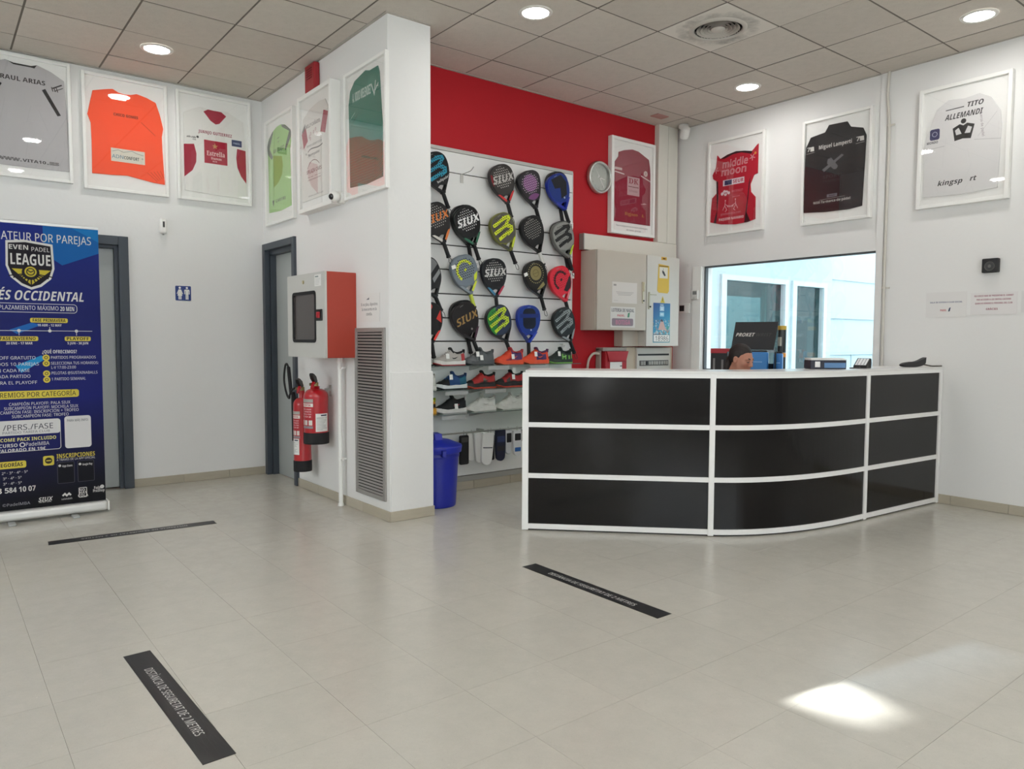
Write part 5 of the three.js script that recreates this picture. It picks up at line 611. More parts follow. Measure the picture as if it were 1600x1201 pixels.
const laceGeo = (() => { const l = []; for (let k = 0; k < 5; k++) { const t = 0.30 + k * 0.05, x = (t - 0.5) * SL, y = lerpTab(topH, t) + 0.001, w = 0.022; l.push(tube([[x - 0.004, y - 0.008, -w], [x, y + 0.0015, -w * 0.4], [x, y + 0.0015, w * 0.4], [x - 0.004, y - 0.008, w]], 0.0026, 10, 6)); l.push(tube([[x, y - 0.006, w * 0.9], [x + 0.007, y + 0.003, 0], [x + 0.014, y, -w * 0.9]], 0.0022, 10, 6)); } return merge(l); })();
const tabGeo = (() => { const g = extrude(rrect(-0.014, 0, 0.014, 0.03, 0.006), 0.004, 0.002); g.rotateY(Math.PI / 2); g.rotateZ(-0.15); g.translate(0.133, 0.098, 0); return g; })();
const tagGeo = (() => { const g = rbox(0.034, 0.042, 0.0015, 0.0005); g.rotateY(0.1); return g; })();
const protoShoe = (() => { const t = new THREE.Group(); part('upper', upperGeo, M.black, t); part('midsole', midGeo, M.whitePaint, t); part('outsole', outGeo, M.rubber, t); part('tongue', tongueGeo, M.black, t); part('lining', liningGeo, M.rubber, t); part('collar', collarGeo, M.black, t); part('laces', laceGeo, M.black, t); part('heel_tab', tabGeo, M.black, t); return t; })();
function shoe(label, x, shelf, o, yaw = 0) {
  const t = protoShoe.clone(); t.name = numbered('sport_shoe'); t.position.set(x, shelfY[shelf] + 0.0005, -5.075); t.rotation.y = yaw; t.userData = { label, category: 'shoe', group: 'sport shoes on the glass shelves' }; scene.add(t);
  const by = (n) => t.children.find((m) => m.name === n), g = upperGeo.clone(), u = g.attributes.uv, col = new Float32Array(u.count * 3), c = new THREE.Color();
  for (let i = 0; i < u.count; i++) { c.set(o.paint(u.getX(i), u.getY(i), i)); col.set([c.r, c.g, c.b], i * 3); } g.setAttribute('color', new THREE.BufferAttribute(col, 3));
  by('upper').geometry = g; by('upper').material = std('#ffffff', { vertexColors: true, roughness: 0.75, bumpMap: foldBump, bumpScale: 0.0012 });
  by('midsole').material = std(o.mid, { roughness: 0.6 }); by('outsole').material = std(o.out, { roughness: 0.7 }); by('tongue').material = by('collar').material = std(o.tongue, { roughness: 0.8 }); by('laces').material = std(o.lace, { roughness: 0.8 }); by('heel_tab').material = std(o.tab || o.tongue, { roughness: 0.7 });
  if (o.logo) { const s = shapeOf([[-0.03, 0.006], [-0.02, -0.006], [0.0, -0.005], [0.034, 0.014], [0.0, 0.004], [-0.016, 0.002]]), q = extrude(s, 0.001, 0.0004); q.rotateX(-0.28); q.translate(0.03, 0.058, 0.0415); part('logo', q, std(o.logo, { roughness: 0.4 }), t); }
  (o.tags || []).forEach(([a, b]) => { const m = part('price_tag', tagGeo, M.paper, t); m.position.set(a, b, 0.052); m.rotation.x = -0.18; });
  return t;
}
const SH = {
  a: { paint: (t, v) => t > 0.84 && v < 0.85 ? '#b3343a' : v < 0.25 && t < 0.3 ? '#a5a09a' : '#b3aea7', mid: '#e4e1db', out: '#a82632', tongue: '#2a2a2b', lace: '#d9d7d2', logo: '#1c1c1d', tags: [[-0.05, 0.075]] },
  b: { paint: (t, v) => t < 0.28 ? '#6d6f71' : '#5a5e60', mid: '#55585a', out: '#3b3d3f', tongue: '#54585a', lace: '#4a4d4f', tags: [[-0.05, 0.09], [-0.01, 0.06]] },
  c: { paint: (t, v) => t > 0.52 && t < 0.9 && v > 0.2 ? '#4d2f63' : t > 0.25 && t < 0.5 && v < 0.35 ? '#8d2f45' : '#e34e31', mid: '#e8542f', out: '#e05a35', tongue: '#b53a44', lace: '#d7452f', tags: [[0.0, 0.065]], logo: '#e0512f' },
  d: { paint: (t, v) => t > 0.45 && t < 0.86 && v < 0.8 ? '#4b2f62' : '#e64f2f', mid: '#e8542f', out: '#e05a35', tongue: '#5a2f55', lace: '#e5572f', tags: [[-0.035, 0.085]], logo: '#e0512f' },
  e: { paint: (t, v) => t > 0.5 && v < 0.6 && (Math.floor(t * 14) % 2) ? '#6fae4a' : '#1f2b27', mid: '#23312b', out: '#7fbf52', tongue: '#1a2420', lace: '#2c3a33', tags: [[-0.045, 0.085]], logo: '#8fcf6a' },
  f: { paint: () => '#d6d3cb', mid: '#dad7d0', out: '#cfccc4', tongue: '#d5d2ca', lace: '#e2dfd8' },
  g: { paint: (t, v) => t < 0.36 ? '#191a1c' : t > 0.72 ? '#1d5d74' : '#22487c', mid: '#dfe2e2', out: '#1c2022', tongue: '#23406e', lace: '#2a4f80', tags: [[-0.035, 0.1]] },
  h: { paint: (t, v) => v < 0.28 || t < 0.16 ? '#1e1b1b' : (t > 0.5 && t < 0.62 && v < 0.6) ? '#6d6255' : '#b5302e', mid: '#26201f', out: '#d8482f', tongue: '#1d1a1a', lace: '#b5302e', logo: '#2a2220' },
  i: { paint: (t, v) => v < 0.34 || t < 0.2 ? '#1e1b1b' : (t > 0.3 && t < 0.44 && v < 0.7) ? '#4c4340' : '#ad2a2c', mid: '#231e1e', out: '#d8442f', tongue: '#1d1a1a', lace: '#8d2326', tags: [[0.005, 0.085], [0.012, 0.14]] },
  j: { paint: (t, v) => v > 0.35 && v < 0.7 ? '#221e1c' : '#e0a12a', mid: '#e2a32c', out: '#d8962a', tongue: '#b8c62f', lace: '#2a2522', logo: '#e0a12a' },
  k: { paint: () => '#191a1d', mid: '#dedcd9', out: '#c3bfc0', tongue: '#17181b', lace: '#1d1e21', logo: '#c43f58', tags: [[0.02, 0.055]], tab: '#dcdad7' },
  l: { paint: (t, v) => '#d9d7d2', mid: '#dcdad5', out: '#d2cfca', tongue: '#d8d6d1', lace: '#e2e0db', logo: '#c9c6c1' },
  n: { paint: () => '#161618', mid: '#1b1b1d', out: '#141416', tongue: '#151517', lace: '#1d1d20' },
};
shoe('black shoe on the top shelf, its toe hidden behind the pier', 3.0, 0, SH.n);
shoe('grey and red sport shoe with a white sole, leftmost whole one of the top shelf', 3.337, 0, SH.a);
shoe('plain dark grey sport shoe with two price tags', 3.634, 0, SH.b);
shoe('orange sport shoe with a purple heel, beside the grey shoe', 3.955, 0, SH.c);
shoe('orange sport shoe with a purple side panel, beside the black and green shoe', 4.245, 0, SH.d);
shoe('black sport shoe with green stripes at the right end of the top shelf', 4.53, 0, SH.e);
shoe('off-white shoe on the middle shelf, partly behind the pier', 3.055, 1, SH.f);
shoe('blue sport shoe with a black toe and white sole', 3.355, 1, SH.g);
shoe('red and black sport shoe next to the blue shoe', 3.65, 1, SH.h);
shoe('red and black sport shoe with white tags, partly behind the counter', 3.955, 1, SH.i);
shoe('yellow and black shoe on the lowest shelf, partly behind the pier', 3.055, 2, SH.j);
shoe('black sport shoe with a pink logo and white sole', 3.35, 2, SH.k);
shoe('white sport shoe next to the black shoe with a pink logo', 3.655, 2, SH.l);
shoe('white sport shoe at the right of the lowest shelf, partly behind the counter', 3.955, 2, SH.l);
// hanging goods below
const sockShape = (w, l) => { const s = new THREE.Shape(); s.moveTo(-w / 2, 0); s.lineTo(w / 2, 0); s.bezierCurveTo(w * 0.55, -l * 0.4, w * 0.5, -l * 0.7, w * 0.45, -l * 0.85); s.bezierCurveTo(w * 0.4, -l * 1.03, -w * 0.2, -l * 1.03, -w * 0.42, -l * 0.9); s.bezierCurveTo(-w * 0.55, -l * 0.6, -w * 0.52, -l * 0.4, -w / 2, 0); return s; };
function hanging(label, x, y, w, l, color, o = {}) {
  const t = thing('hanging_sock_pack', label, 'socks', [x, y, -5.105 + (o.dz || 0)], 0, 'packs hanging from the rail below the shelves');
  const g = extrude(o.square ? rrect(-w / 2, -l, w / 2, 0, 0.008) : sockShape(w, l), 0.012, 0.007); g.translate(0, 0, -0.006); part('sock', g, std(color, { roughness: 0.85, bumpMap: foldBump, bumpScale: 0.004 }), t);
  for (const [n, ys, hh, c] of o.bands || []) part(n, rbox(w * 1.0, hh, 0.03, 0.01, 0, ys, 0), std(c, { roughness: 0.7 }), t);
  t.rotation.z = o.tilt || 0; part('hanger', [tube([[0, -0.004, 0], [0, 0.012, 0], [0.0, 0.016 + (0.505 - y), -0.001]], 0.0025, 6, 6)], M.steel, t);
  return t;
}
hanging('black pack hanging just right of the blue bin', 3.5, 0.475, 0.075, 0.23, '#1b1a1c', { square: 1, bands: [['header_card', -0.03, 0.05, '#3b3936']] });
hanging('white sock with grey folds, leftmost of the three white ones', 3.588, 0.485, 0.085, 0.225, '#dad9d5', { dz: -0.02, tilt: -0.06 });
hanging('white sock in the middle of the three white ones', 3.65, 0.49, 0.095, 0.25, '#dddcd9', { dz: 0.012, tilt: 0.05 });
hanging('white sock with a small dark logo, rightmost of the three white ones', 3.722, 0.485, 0.105, 0.265, '#e2e1de', { dz: 0.035, tilt: -0.08, bands: [['logo_band', -0.12, 0.014, '#5a5a5c']] });
hanging('narrow black and dark red pack next to the white socks', 3.795, 0.46, 0.05, 0.21, '#241a1f', { square: 1, dz: -0.02, bands: [['header_card', -0.06, 0.06, '#6d2a35']] });
hanging('navy and black sock with rounded ends', 3.865, 0.495, 0.09, 0.255, '#1d2036', { dz: 0.02, bands: [['ankle_band', -0.15, 0.05, '#16171c'], ['upper_band', -0.07, 0.06, '#2b355f']] });
hanging('white sock pair with a black card, first right of the navy sock', 3.975, 0.485, 0.06, 0.2, '#d6d8dd', { dz: -0.01, bands: [['header_card', -0.06, 0.09, '#17171a']] });
hanging('white sock with a black card and a blue toe band', 4.05, 0.48, 0.075, 0.215, '#e3e4e6', { dz: 0.02, bands: [['header_card', -0.05, 0.07, '#1a1a1d'], ['toe_band', -0.16, 0.045, '#2c62a8']] });
hanging('small brown and black card nearest the counter', 4.135, 0.48, 0.05, 0.09, '#4b3f35', { square: 1, bands: [['header_card', -0.02, 0.03, '#1b1a1a']] });
// ---------------------------------------------------------------- bin, clock, cabinets on the red wall
{
  const t = thing('rubbish_bin', 'blue plastic bin with a handled lid beside the pier', 'bin', [3.068, 0, -4.853], 1.3);
  const bl = phys('#16249c', { roughness: 0.36, clearcoat: 0.15 }), lid = phys('#1626a6', { roughness: 0.34, clearcoat: 0.15 });
  part('body', lathe([[0, 0], [0.145, 0], [0.15, 0.006], [0.153, 0.03], [0.172, 0.38], [0.178, 0.382], [0.18, 0.4], [0.174, 0.405], [0.178, 0.455], [0.17, 0.455], [0.15, 0.03], [0, 0.02]], 56), bl, t);
  part('lid', lathe([[0.187, 0.415], [0.194, 0.42], [0.2, 0.462], [0.196, 0.472], [0.165, 0.484], [0.1, 0.51], [0.03, 0.52], [0, 0.521]], 56), lid, t);
  part('lid_handle', [extrude(shapeOf([[-0.075, 0.505], [-0.05, 0.553], [0.05, 0.553], [0.075, 0.505]]), 0.05, 0.006).translate(0, 0, -0.025)], lid, t);
  for (const s of [-1, 1]) part('side_clip', [rbox(0.05, 0.05, 0.035, 0.008, s * 0.195, 0.425, 0)], bl, t);
}
{
  const t = thing('wall_clock', 'round silver wall clock on the red wall', 'clock', [5.135, 2.835, ZR]); const ring = lathe([[0.128, 0.004], [0.15, 0.004], [0.155, 0.02], [0.15, 0.045], [0.138, 0.05], [0.13, 0.044], [0.128, 0.03]], 64); ring.rotateX(Math.PI / 2); ring.translate(0, 0, 0.001); part('rim', ring, std('#c9c8c4', { roughness: 0.28, metalness: 0.85 }), t);
  const face = canvasTex(320, 320, (c, w) => { bg(c, w, w, '#a7aca4'); for (let k = 0; k < 60; k++) { const a = k * Math.PI / 30, r = k % 5 ? 146 : 138; L(c, [[160 + 150 * Math.cos(a), 160 + 150 * Math.sin(a)], [160 + r * Math.cos(a), 160 + r * Math.sin(a)]], '#60645f', k % 5 ? 2 : 4); } for (let k = 1; k <= 12; k++) { const a = k * Math.PI / 6 - Math.PI / 2; T(c, String(k), 160 + 116 * Math.cos(a), 160 + 116 * Math.sin(a), 28, { w: 'normal', color: '#6d716b' }); } });
  const f = cylZ(0.131, 0.131, 0.006, 0, 0, 0.018, 56); part('dial', planarUV(f, 0.262, 0.262), std('#ffffff', { map: face, roughness: 0.35, metalness: 0.3 }), t);
  const hand = (n, l, w, a, z) => { const g = extrude(shapeOf([[-w, -l * 0.25], [w, -l * 0.25], [w * 0.5, l], [-w * 0.5, l]]), 0.0015); g.rotateZ(-a); g.translate(0, 0, z); part(n, g, std('#e2e2de', { roughness: 0.3, metalness: 0.4 }), t); };
  hand('hour_hand', 0.075, 0.005, 1.75, 0.026); hand('minute_hand', 0.11, 0.004, 2.55, 0.029); hand('second_hand', 0.12, 0.0022, -0.65, 0.032); part('hub', cylZ(0.006, 0.006, 0.016, 0, 0, 0.029, 16), M.chrome, t);
  const gl = new THREE.SphereGeometry(0.3, 40, 8, 0, Math.PI * 2, 0, 0.443); gl.rotateX(Math.PI / 2); gl.translate(0, 0, 0.047 - 0.3); part('glass', cylZ(0.129, 0.129, 0.002, 0, 0, 0.04, 48), M.glass, t);
}
{
  const t = thing('cable_trunking', 'white cable trunking from the ceiling down the corner and over the cabinets', 'trunking', [0, 0, ZR]); const m = std('#dcd8cd', { roughness: 0.45 });
  part('duct', rbox(1.335, 0.15, 0.06, 0.003, 5.577, 2.208, 0.03), m, t); part('duct', rbox(0.142, CE - 2.285, 0.06, 0.003, 6.017, (CE + 2.285) / 2, 0.03), m, t); part('duct', rbox(0.146, CE - 2.285, 0.058, 0.003, 6.168, (CE + 2.285) / 2, 0.029), m, t);
  part('end_cap', rbox(0.012, 0.152, 0.062, 0.003, 4.906, 2.208, 0.031), std('#8d8b86', { roughness: 0.5 }), t);
}
const cabM = std('#c3b9ab', { roughness: 0.4 }), cabM2 = std('#d0ccc3', { roughness: 0.4 });
{
  const t = thing('wall_cabinet', 'wide cream metal cabinet with paper notices on the red wall', 'cabinet', [0, 0, ZR]);
  const x0 = 4.925, x1 = 5.603, y0 = 1.373, y1 = 2.122, d = 0.22; part('box', rbox(x1 - x0, y1 - y0, d - 0.022, 0.004, (x0 + x1) / 2, (y0 + y1) / 2, (d - 0.022) / 2 + 0.0), cabM, t);
  const door = new THREE.Group(); door.name = 'door'; t.add(door); part('door_panel', rbox(x1 - x0 - 0.004, y1 - y0 - 0.004, 0.018, 0.003, (x0 + x1) / 2 + 0.002, (y0 + y1) / 2, d - 0.009), cabM, door);
  part('handle', [rbox(0.022, 0.21, 0.012, 0.005, 5.555, 1.745, d + 0.004), rbox(0.012, 0.09, 0.016, 0.005, 5.557, 1.80, d + 0.014)], std('#c5bda2', { roughness: 0.35, metalness: 0.3 }), door); part('lock', cylZ(0.008, 0.008, 0.006, 5.557, 1.665, d + 0.012, 14), M.black, door);
}
{
  const t = thing('electrical_cabinet', 'tall off-white electrical cabinet with a calendar and yellow tag, in the corner', 'cabinet', [0, 0, ZR]);
  const x0 = 5.612, x1 = 6.105, y0 = 1.218, y1 = 2.118, d = 0.22; part('box', rbox(x1 - x0, y1 - y0, d - 0.022, 0.004, (x0 + x1) / 2, (y0 + y1) / 2, (d - 0.022) / 2), cabM2, t);
  const door = new THREE.Group(); door.name = 'door'; t.add(door); part('door_panel', rbox(x1 - x0 - 0.004, y1 - y0 - 0.004, 0.018, 0.003, (x0 + x1) / 2, (y0 + y1) / 2, d - 0.009), cabM2, door);
  part('handle', [rbox(0.02, 0.17, 0.014, 0.005, 5.645, 1.67, d + 0.005), rbox(0.09, 0.01, 0.008, 0.003, 5.69, 1.73, d + 0.02)], std('#b9b49f', { roughness: 0.35, metalness: 0.4 }), door); part('lock', cylZ(0.009, 0.009, 0.01, 5.65, 1.61, d + 0.015, 14), M.black, door);
  const tri = extrude(shapeOf([[5.815, 1.655], [5.885, 1.655], [5.85, 1.722]]), 0.0008); tri.translate(0, 0, d + 0.0005); part('hazard_sticker', [tri], std('#d8c04a', { roughness: 0.5 }), door); const bolt = extrude(shapeOf([[5.846, 1.705], [5.858, 1.69], [5.85, 1.69], [5.856, 1.664], [5.842, 1.685], [5.849, 1.685]]), 0.0006); bolt.translate(0, 0, d + 0.0015); part('hazard_bolt', bolt, M.black, door);
}
const flat = (name, label, cat, x0, x1, y0, y1, z, draw, px = 256, d = 0.0012) => single(name, planarUV(box(x1 - x0, y1 - y0, d), x1 - x0, y1 - y0), std('#ffffff', { map: canvasTex(px, Math.round(px * (y1 - y0) / (x1 - x0)), draw), roughness: 0.6 }), label, cat, null, [(x0 + x1) / 2, (y0 + y1) / 2, z]);
const ZF = ZR + 0.2212;
flat('paper_notice', 'faint typed notice on the cream cabinet, above the lottery sign', 'notice', 5.125, 5.47, 1.632, 1.832, ZF, (c, w, h) => { bg(c, w, h, '#d9d2cb'); c.fillStyle = '#9b938e'; c.fillRect(14, 16, 28, 12); for (let k = 0; k < 3; k++) L(c, [[40 + k * 10, 70 + k * 10], [220 - k * 14, 70 + k * 10]], '#a79f9a', 3); L(c, [[20, 130], [60, 130]], '#b3aaa5', 2); });
flat('lottery_sign', 'small lottery sign with a pink block, low on the cream cabinet', 'sign', 5.105, 5.448, 1.40, 1.597, ZF, (c, w, h) => { bg(c, w, h, '#d8d4ce'); T(c, 'LOTERIA DE NADAL', w / 2, h * 0.16, 34, { fit: w * 0.92, color: '#55535a' }); T(c, 'PADEL', w * 0.42, h * 0.42, 20, { fit: w * 0.3, color: '#c43a4a' }); P(c, [[w * 0.68, h * 0.5], [w * 0.7, h * 0.3], [w * 0.78, h * 0.26], [w * 0.76, h * 0.5]], '#4d8a6a'); RR(c, w * 0.06, h * 0.56, w * 0.86, h * 0.36, 12, '#8d7d86'); T(c, 'BOTIGA', w * 0.5, h * 0.75, 44, { fit: w * 0.6, color: '#c77b94' }); });
flat('paper_label', 'tiny orange label at the top of the electrical cabinet', 'label', 5.822, 5.902, 2.082, 2.112, ZF, (c, w, h) => { bg(c, w, h, '#d8a93a'); c.fillStyle = '#6b4a1a'; c.fillRect(w * 0.25, h * 0.25, w * 0.5, h * 0.5); }, 64);
{
  const t = thing('warning_card', 'yellow warning card with a camera picture on the electrical cabinet', 'sign', [0, 0, ZF]); const y0 = 1.755, y1 = 2.04, x0 = 5.768, x1 = 5.942;
  const s = shapeOf([[x0 - 0.004, y0 + 0.02], [x0 + 0.02, y0], [x1 - 0.02, y0 - 0.004], [x1, y0 + 0.02], [x1, y1 - 0.012], [x0 + 0.012, y1]]); part('card', extrude(s, 0.0012), std('#d9b545', { roughness: 0.5 }), t);
  const g = planarUV(box(0.125, 0.11, 0.0006), 0.125, 0.11); g.translate(5.857, 1.955, 0.0018); part('picture', g, std('#ffffff', { map: canvasTex(128, 112, (c, w, h) => { bg(c, w, h, '#ded9cb'); P(c, [[40, 30], [70, 44], [96, 82], [76, 90], [42, 56]], '#3a3836'); L(c, [[58, 10], [58, 36]], '#3a3836', 4); }), roughness: 0.5 }), t);
  part('heading', [box(0.14, 0.012, 0.0006, 5.857, 2.02, 0.0018)], std('#8d6d1f', { roughness: 0.6 }), t);
}
flat('wall_calendar', 'blue poster with a winter scene and the number 18986', 'poster', 5.711, 5.967, 1.255, 1.652, ZF, (c, w, h) => {
  const g = c.createLinearGradient(0, 0, w, h); g.addColorStop(0, '#2c4f8d'); g.addColorStop(0.5, '#3a8fb4'); g.addColorStop(1, '#7fb4b4'); c.fillStyle = g; c.fillRect(0, 0, w, h); T(c, 'ONE', w * 0.5, h * 0.05, 26, { color: '#cfdae2' }); c.fillStyle = '#a9c6d8'; c.fillRect(w * 0.38, h * 0.08, w * 0.26, h * 0.12); c.fillStyle = '#8fc3d4'; c.fillRect(w * 0.38, h * 0.23, w * 0.26, h * 0.11); T(c, '22', w * 0.51, h * 0.14, 34, { color: '#e4eef2' }); T(c, 'DES', w * 0.51, h * 0.285, 26, { color: '#e4eef2' });
  for (let k = 0; k < 90; k++) { c.globalAlpha = 0.6; C(c, rnd() * w, h * (0.4 + rnd() * 0.4), 3 + rnd() * 12, ['#d5c3bd', '#e6e2de', '#b98d86', '#8d6a66', '#cfd8d8', '#5f8a92'][Math.floor(rnd() * 6)]); } c.globalAlpha = 1; P(c, [[w * 0.3, h * 0.68], [w * 0.42, h * 0.48], [w * 0.6, h * 0.46], [w * 0.75, h * 0.68]], '#c9a59b'); P(c, [[w * 0.4, h * 0.46], [w * 0.5, h * 0.4], [w * 0.62, h * 0.47]], '#4c4650'); C(c, w * 0.86, h * 0.62, 20, '#4f9a94');
  c.fillStyle = '#e4e2dc'; c.fillRect(w * 0.03, h * 0.8, w * 0.94, h * 0.18); c.strokeStyle = '#2d2d33'; c.lineWidth = 4; c.strokeRect(w * 0.03, h * 0.8, w * 0.94, h * 0.18); T(c, '18986', w * 0.52, h * 0.895, 66, { fit: w * 0.8, color: '#26262c', w: 'normal' }); });
{
  single('junction_box', [rbox(0.225, 0.16, 0.12, 0.006, 5.497, 1.296, 0.06), rbox(0.21, 0.145, 0.004, 0.002, 5.497, 1.296, 0.121)], cabM, 'small cream junction box under the two wall cabinets', 'junction box', null, [0, 0, ZR]);
  const b = thing('alarm_call_box', 'red box with a white card under the cream cabinet', 'call box', [0, 0, ZR]); const rd = std('#b01f2a', { roughness: 0.4 });
  part('housing', [rbox(0.295, 0.33, 0.1, 0.012, 5.313, 1.005, 0.06)], rd, b); part('hood', extrude(shapeOf([[5.165, 1.168], [5.462, 1.168], [5.43, 1.075], [5.2, 1.075]]), 0.012, 0.003).translate(0, 0, 0.112), rd, b); part('card', rbox(0.165, 0.13, 0.004, 0.001, 5.303, 1.0, 0.113), M.paper, b); part('slot', rbox(0.03, 0.008, 0.006, 0.001, 5.372, 1.025, 0.116), M.black, b);
  const h = thing('grey_bracket', 'grey metal strip above the red call box', 'bracket', [0, 0, ZR]); part('plate', rbox(0.33, 0.034, 0.1, 0.004, 5.295, 1.19, 0.055), std('#a29a90', { roughness: 0.5 }), h); part('arm', rbox(0.02, 0.3, 0.06, 0.004, 5.14, 1.05, 0.033), std('#a29a90', { roughness: 0.5 }), h);
  single('cable', [tube([[5.12, 1.145, 0.06], [5.06, 1.15, 0.05], [5.01, 1.10, 0.04], [4.992, 1.02, 0.035], [4.985, 0.85, 0.03], [4.985, 0.6, 0.025]], 0.012, 40, 8)], std('#c9beb0', { roughness: 0.6 }), 'pale cable bending down beside the red call box', 'cable', null, [0, 0, ZR]);
  const p = thing('breaker_panel', 'beige breaker panel with a dark breaker row behind the counter', 'breaker panel', [0, 0, ZR]); part('housing', rbox(0.7, 0.5, 0.08, 0.006, 5.828, 0.96, 0.04), std('#c8bba6', { roughness: 0.5 }), p); part('inner_box', rbox(0.51, 0.42, 0.03, 0.005, 5.865, 0.992, 0.09), cabM2, p); part('top_slot', rbox(0.47, 0.018, 0.006, 0.002, 5.86, 1.132, 0.106), M.black, p); part('breaker_window', rbox(0.44, 0.055, 0.006, 0.002, 5.868, 1.047, 0.106), std('#5d5c58', { roughness: 0.4 }), p);
  for (let k = 0; k < 11; k++) part('breaker', rbox(0.03, 0.036, 0.012, 0.002, 5.675 + k * 0.038, 1.047, 0.111), k === 2 ? M.black : std('#a7a59e', { roughness: 0.5 }), p);
}
// ---------------------------------------------------------------- right wall details
{
  const t = thing('thermostat', 'white thermostat with a dark display beside the window', 'thermostat', [XR, 1.614, -5.066], W); part('plate', rbox(0.15, 0.105, 0.022, 0.006, 0, 0, 0.011), M.whitePaint, t); part('display', rbox(0.062, 0.06, 0.004, 0.003, -0.02, 0.0, 0.023), M.black, t);
  const i = thing('door_intercom', 'small grey intercom fixed on the window casing', 'intercom', [XR - 0.018, 1.745, -4.91], W); part('housing', rbox(0.085, 0.1, 0.03, 0.008, 0, 0, 0.016), std('#d4d3ce', { roughness: 0.4 }), i); part('speaker', rbox(0.05, 0.035, 0.004, 0.002, 0.008, 0.022, 0.032), std('#7d7d7b', { roughness: 0.5 }), i); part('button', rbox(0.03, 0.014, 0.004, 0.002, 0, -0.03, 0.032), M.alu, i);
  const c = thing('conduit_pipe', 'thin beige conduit down the right wall between window and black speaker', 'pipe', [XR - 0.016, 0, -2.99]); const pm = std('#cfcac0', { roughness: 0.5 });
  part('pipe', tube([[0, CE, -0.01], [0, 3.3, -0.02], [0, 3.05, 0.0], [0, 2.3, 0.0], [0, 1.75, 0.0], [0, 0.95, 0.005]], 0.011, 40, 10), pm, c); for (const y of [1.717, 3.04]) part('clamp', [cyl(0.016, 0.016, 0.016, 0, y, 0, 14), box(0.012, 0.012, 0.045, 0.004, y, 0.022)], pm, c); part('cover_strip', rbox(0.012, CE, 0.06, 0.002, 0.012, CE / 2, -0.05), M.wall, c);
  const s = thing('wall_speaker', 'small black square wall speaker above the paper notices', 'speaker', [XR, 1.842, -2.2], W); part('housing', rbox(0.11, 0.105, 0.045, 0.008, 0, 0, 0.024), M.black, s); part('cone', [cylZ(0.032, 0.032, 0.004, 0, -0.006, 0.048, 28)], std('#3a3a3b', { roughness: 0.5 }), s); const rg = new THREE.TorusGeometry(0.032, 0.003, 8, 30); rg.translate(0, -0.006, 0.049); part('ring', rg, std('#55554f', { roughness: 0.4 }), s); part('dust_cap', cylZ(0.01, 0.012, 0.005, 0, -0.006, 0.051, 18), std('#6a6a66', { roughness: 0.4 }), s);
}
sheet('white notice with one dark line and small red logo, left of the red-lettered notice', [XR, 1.563, -2.51], W, 0.295, 0.197, (c, w, h) => { bg(c, w, h, '#e2e0dd'); T(c, 'SALA DE ESPERA I CLUB SOCIAL', w * 0.5, h * 0.4, h * 0.085, { fit: w * 0.8, color: '#6b6b86' }); T(c, 'PADEL', w * 0.44, h * 0.72, h * 0.1, { color: '#b04a50', fit: w * 0.16 }); P(c, [[w * 0.56, h * 0.77], [w * 0.58, h * 0.64], [w * 0.62, h * 0.6], [w * 0.6, h * 0.76]], '#33475f'); });
sheet('white notice with four red lines of text, under the black speaker', [XR, 1.562, -2.18], W, 0.31, 0.165, (c, w, h) => { bg(c, w, h, '#e3e0de'); ['ELS SOCIS HAN DE PRESENTAR EL CARNET', 'PER ACCEDIR A LES INSTAL·LACIONS', 'QUAN HO DEMANI EL PERSONAL DEL CLUB'].forEach((s, k) => T(c, s, w * 0.5, h * (0.14 + k * 0.17), h * 0.11, { fit: w * [0.84, 0.74, 0.8][k], color: '#8d4a56' })); T(c, 'GRÀCIES', w * 0.47, h * 0.75, h * 0.12, { fit: w * 0.26, color: '#8d4a56' }); });
sheet('white notice cut by the right edge of the view', [XR, 1.567, -1.86], W, 0.28, 0.155, (c, w, h) => { bg(c, w, h, '#dfdddb'); for (let k = 0; k < 4; k++) L(c, [[40, 40 + k * 22], [220, 40 + k * 22]], '#9c8f94', 5); });
// ---------------------------------------------------------------- reception counter
const CH = 1.072;
const path = (() => { // front line seen from above, left end to right wall
  const pts = [], A = [3.127, -3.837], B = [3.987, -2.974], C3 = new THREE.CubicBezierCurve(new THREE.Vector2(...B), new THREE.Vector2(4.27, -2.70), new THREE.Vector2(4.72, -2.605), new THREE.Vector2(5.24, -2.582)), D = [6.272, -2.512];
  for (let k = 0; k < 6; k++) pts.push([A[0] + (B[0] - A[0]) * k / 6, A[1] + (B[1] - A[1]) * k / 6]); const i1 = pts.length; for (let k = 0; k < 28; k++) { const p = C3.getPoint(k / 28); pts.push([p.x, p.y]); } const i2 = pts.length; for (let k = 0; k <= 5; k++) pts.push([5.24 + (D[0] - 5.24) * k / 5, -2.582 + (D[1] + 2.582) * k / 5]);
  const nrm = pts.map((p, i) => { const a = pts[Math.max(0, i - 1)], b = pts[Math.min(pts.length - 1, i + 1)], dx = b[0] - a[0], dz = b[1] - a[1], l = Math.hypot(dx, dz); return [-dz / l, dx / l]; }); // outward is towards the room
  return { pts, nrm, i1, i2 };
})();
